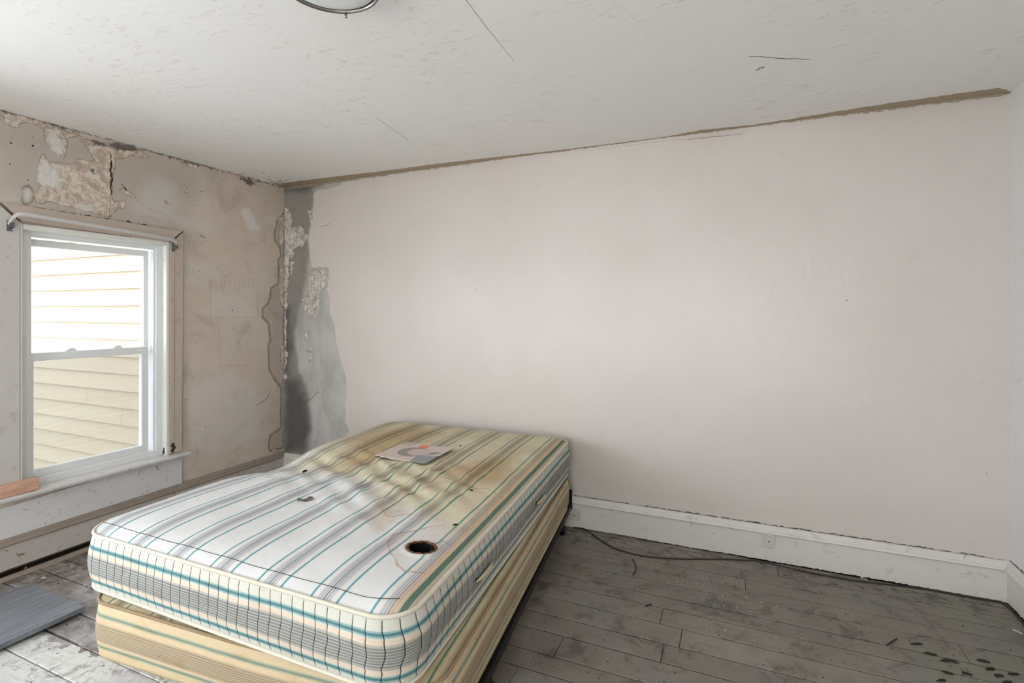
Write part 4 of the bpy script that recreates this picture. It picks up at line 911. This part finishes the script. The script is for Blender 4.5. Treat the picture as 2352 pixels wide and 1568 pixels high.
# ------------------------------------------------------------------ floor things
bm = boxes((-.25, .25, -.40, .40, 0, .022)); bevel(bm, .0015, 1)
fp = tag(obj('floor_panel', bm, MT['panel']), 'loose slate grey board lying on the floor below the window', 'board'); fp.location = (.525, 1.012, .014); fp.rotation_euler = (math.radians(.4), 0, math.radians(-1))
obj('under_slab', boxes((-.22, .22, -.38, .38, -.0125, -.001)), plain('under_slab_dark', lin(74,68,62), .7), fp)  # darker slab under the board, set in from its edges
# cable along the back wall
cp = [(1322,1204),(1345,1215),(1372,1235),(1395,1250),(1420,1262),(1480,1277),(1560,1283),(1650,1284),(1740,1288),(1800,1301),(1870,1316),(1950,1331),(2050,1343),(2130,1351),(2210,1361),(2270,1373),(2300,1383),(2322,1400),(2345,1425),(2365,1450)]
P3 = []
for p in cp:
    q = on(*p, 2, .004); P3.append((min(max(q[0], 2.5), XR-.03), min(q[1], D-.03), .0045))
tag(obj('cable', tube([tuple(p) for p in catmull(P3, 8)], .0042, 7), MT['cable'], None, True), 'thin dark cable trailing along the baseboard', 'cable')
P3 = [on(*p, 2, .003) for p in ((1452,1283),(1458,1291),(1461,1300),(1460,1311),(1454,1320))]
tag(obj('wire_offcut', tube([tuple(p) for p in catmull(P3, 6)], .003, 6), MT['cable'], None, True), 'short curved offcut of dark wire on the floorboards', 'wire')
def litter(name, pts, label, mat, cat, group, size):
    for i, (px, py) in enumerate(pts):
        q = on(px, py, 2, .002); bm = bmesh.new(); r = random.Random(px*7+py); k = 6; th = r.uniform(0, 3)
        ring = [(math.cos(2*math.pi*j/k)*size*r.uniform(.45, 1.5), math.sin(2*math.pi*j/k)*size*.34*r.uniform(.4, 1.5)) for j in range(k)]
        A_ = [bm.verts.new((x, y, 0)) for x, y in ring]; B_ = [bm.verts.new((x*.8, y*.8, .003+.002*r.random())) for x, y in ring]
        bm.faces.new(A_[::-1]); bm.faces.new(B_)
        for j in range(k): bm.faces.new((A_[j], A_[(j+1) % k], B_[(j+1) % k], B_[j]))
        o = tag(obj(name, bm, mat), label, cat, group); o.location = (q[0], q[1], .0002); o.rotation_euler = (0, 0, th if cat != 'flake' else r.uniform(-.3, .5))
litter('dark_flake', [(2136,1500),(2172,1516),(2186,1517),(2258,1517),(2273,1535),(2326,1547),(2295,1550),(2105,1478),(2165,1562),(2318,1566),(2180,1545),(2217,1545)], 'black paint flake on the greenish floorboards by the right wall', MT['soot'], 'flake', 'black paint flakes on the floor', .022)
litter('plaster_lump', [(60,1302),(83,1300),(45,1318),(100,1326)], 'pale plaster lump fallen below the window', MT['chip'], 'lump', 'plaster lumps below the window', .016)
litter('paint_curl', [(195,1343)], 'curled white paint chip near the foot of the bed', MT['chip'], 'chip', None, .012)
for p0, p1, lab in (((1482,1392),(1496,1387),'short dark twig on the middle of the floorboards'), ((2037,1481),(2060,1466),'dark splinter lying across the floorboards'), ((1977,1325),(1992,1332),'pale matchstick near the back baseboard'), ((2326,1445),(2348,1455),'pale stick beside the right wall')):
    a, b_ = on(*p0, 2, .004), on(*p1, 2, .004); tag(obj('stick', tube([tuple(a), tuple((a+b_)/2+np.array([0, 0, .001])), tuple(b_)], .0028, 6), MT['chip'] if 'pale' in lab else MT['soot']), lab, 'stick')
rr = random.Random(4); pts = []; pts2 = []
for _ in range(300): pts.append((rr.uniform(2.75, 4.75), min(D-.03, 1.6+1.65*rr.random()**.8), .0008))
for _ in range(120):
    c = rr.choice([(3.45, 2.85), (3.55, 2.75), (3.6, 2.6), (3.1, 2.95)]); pts2.append((c[0]+rr.gauss(0, .16), c[1]+rr.gauss(0, .10), .0008))
for _ in range(160): pts2.append((rr.uniform(.06, .9), rr.uniform(1.3, 2.0), .0008))
for _ in range(90): pts.append((rr.uniform(.06, 1.3), rr.uniform(.9, 2.0), .0008))
specks('grit', pts, .0036, (0,0,1), MT['soot'], fl, 2)
specks('paint_crumbs', [p for p in pts2 if p[1] < D-.03], .0035, (0,0,1), MT['chip'], fl, 6)

# ------------------------------------------------------------------ fittings on the back baseboard
bx = D-.0215
ob = tag(empty('wall_outlet', (2.60, bx, .088)), 'duplex socket outlet on the baseboard behind the bed', 'outlet')
bm = boxes((-.058, .058, -.006, 0, -.036, .036)); bevel(bm, .002, 2); obj('plate', bm, MT['plate'], ob)
for sx in (-.020, .020):
    bm = lathe([(0, .004), (.013, .004), (.0145, .0025), (.0145, 0), (0, 0)], 20); f_ = obj('socket', bm, MT['plastic'], ob, True); f_.location = (sx, -.006, 0); f_.rotation_euler = (math.pi/2, 0, 0)
    obj('slot', boxes((-.0035, .0035, .0045, .0075, .0025, .0046)), MT['slot_shade'], f_); obj('slot', boxes((-.0035, .0035, -.0075, -.0045, .0025, .0046)), MT['slot_shade'], f_); obj('slot', boxes((.0065, .0115, -.0025, .0025, .0025, .0046)), MT['slot_shade'], f_)
obj('paint_ridge', boxes((.056, .0595, -.009, 0, -.037, .037), bev=.001, seg=1), MT['plastic'], ob)
cpv = tag(empty('cover_plate', (3.762, bx, .125)), 'small blank painted metal plate with one screw on the baseboard', 'plate')
bm = boxes((-.029, .029, -.014, 0, -.038, .036)); bevel(bm, .002, 2); obj('plate', bm, MT['plate'], cpv)
f_ = obj('screw', lathe([(0, .002), (.003, .002), (.0045, 0), (0, 0)], 12), MT['nickel'], cpv); f_.location = (.002, -.014, -.006); f_.rotation_euler = (math.pi/2, 0, 0)

# ------------------------------------------------------------------ ceiling light
cl = tag(empty('ceiling_light', (2.458, 1.20, H)), 'round frosted flush ceiling light with a brushed nickel rim', 'ceiling light')
obj('rim', lathe([(.120, 0), (.152, 0), (.156, -.008), (.156, -.078), (.153, -.084), (.147, -.084), (.145, -.076), (.145, -.01), (.120, -.004)], 72), MT['nickel'], cl, True)
obj('glass_dome', lathe([(.1445, -.070)]+[(.1445*math.cos(t), -.070-.030*math.sin(t)) for t in np.linspace(.05, math.pi/2-.001, 14)]+[(0, -.100)], 72), MT['dome'], cl, True)
for k in range(3):
    a = math.radians(112)+k*2.0944; f_ = obj('thumbscrew', lathe([(0, 0), (.004, 0), (.0045, -.006), (.0045, -.014), (0, -.015)], 12), MT['nickel'], cl, True); f_.location = (.150*math.cos(a), .150*math.sin(a), -.084)
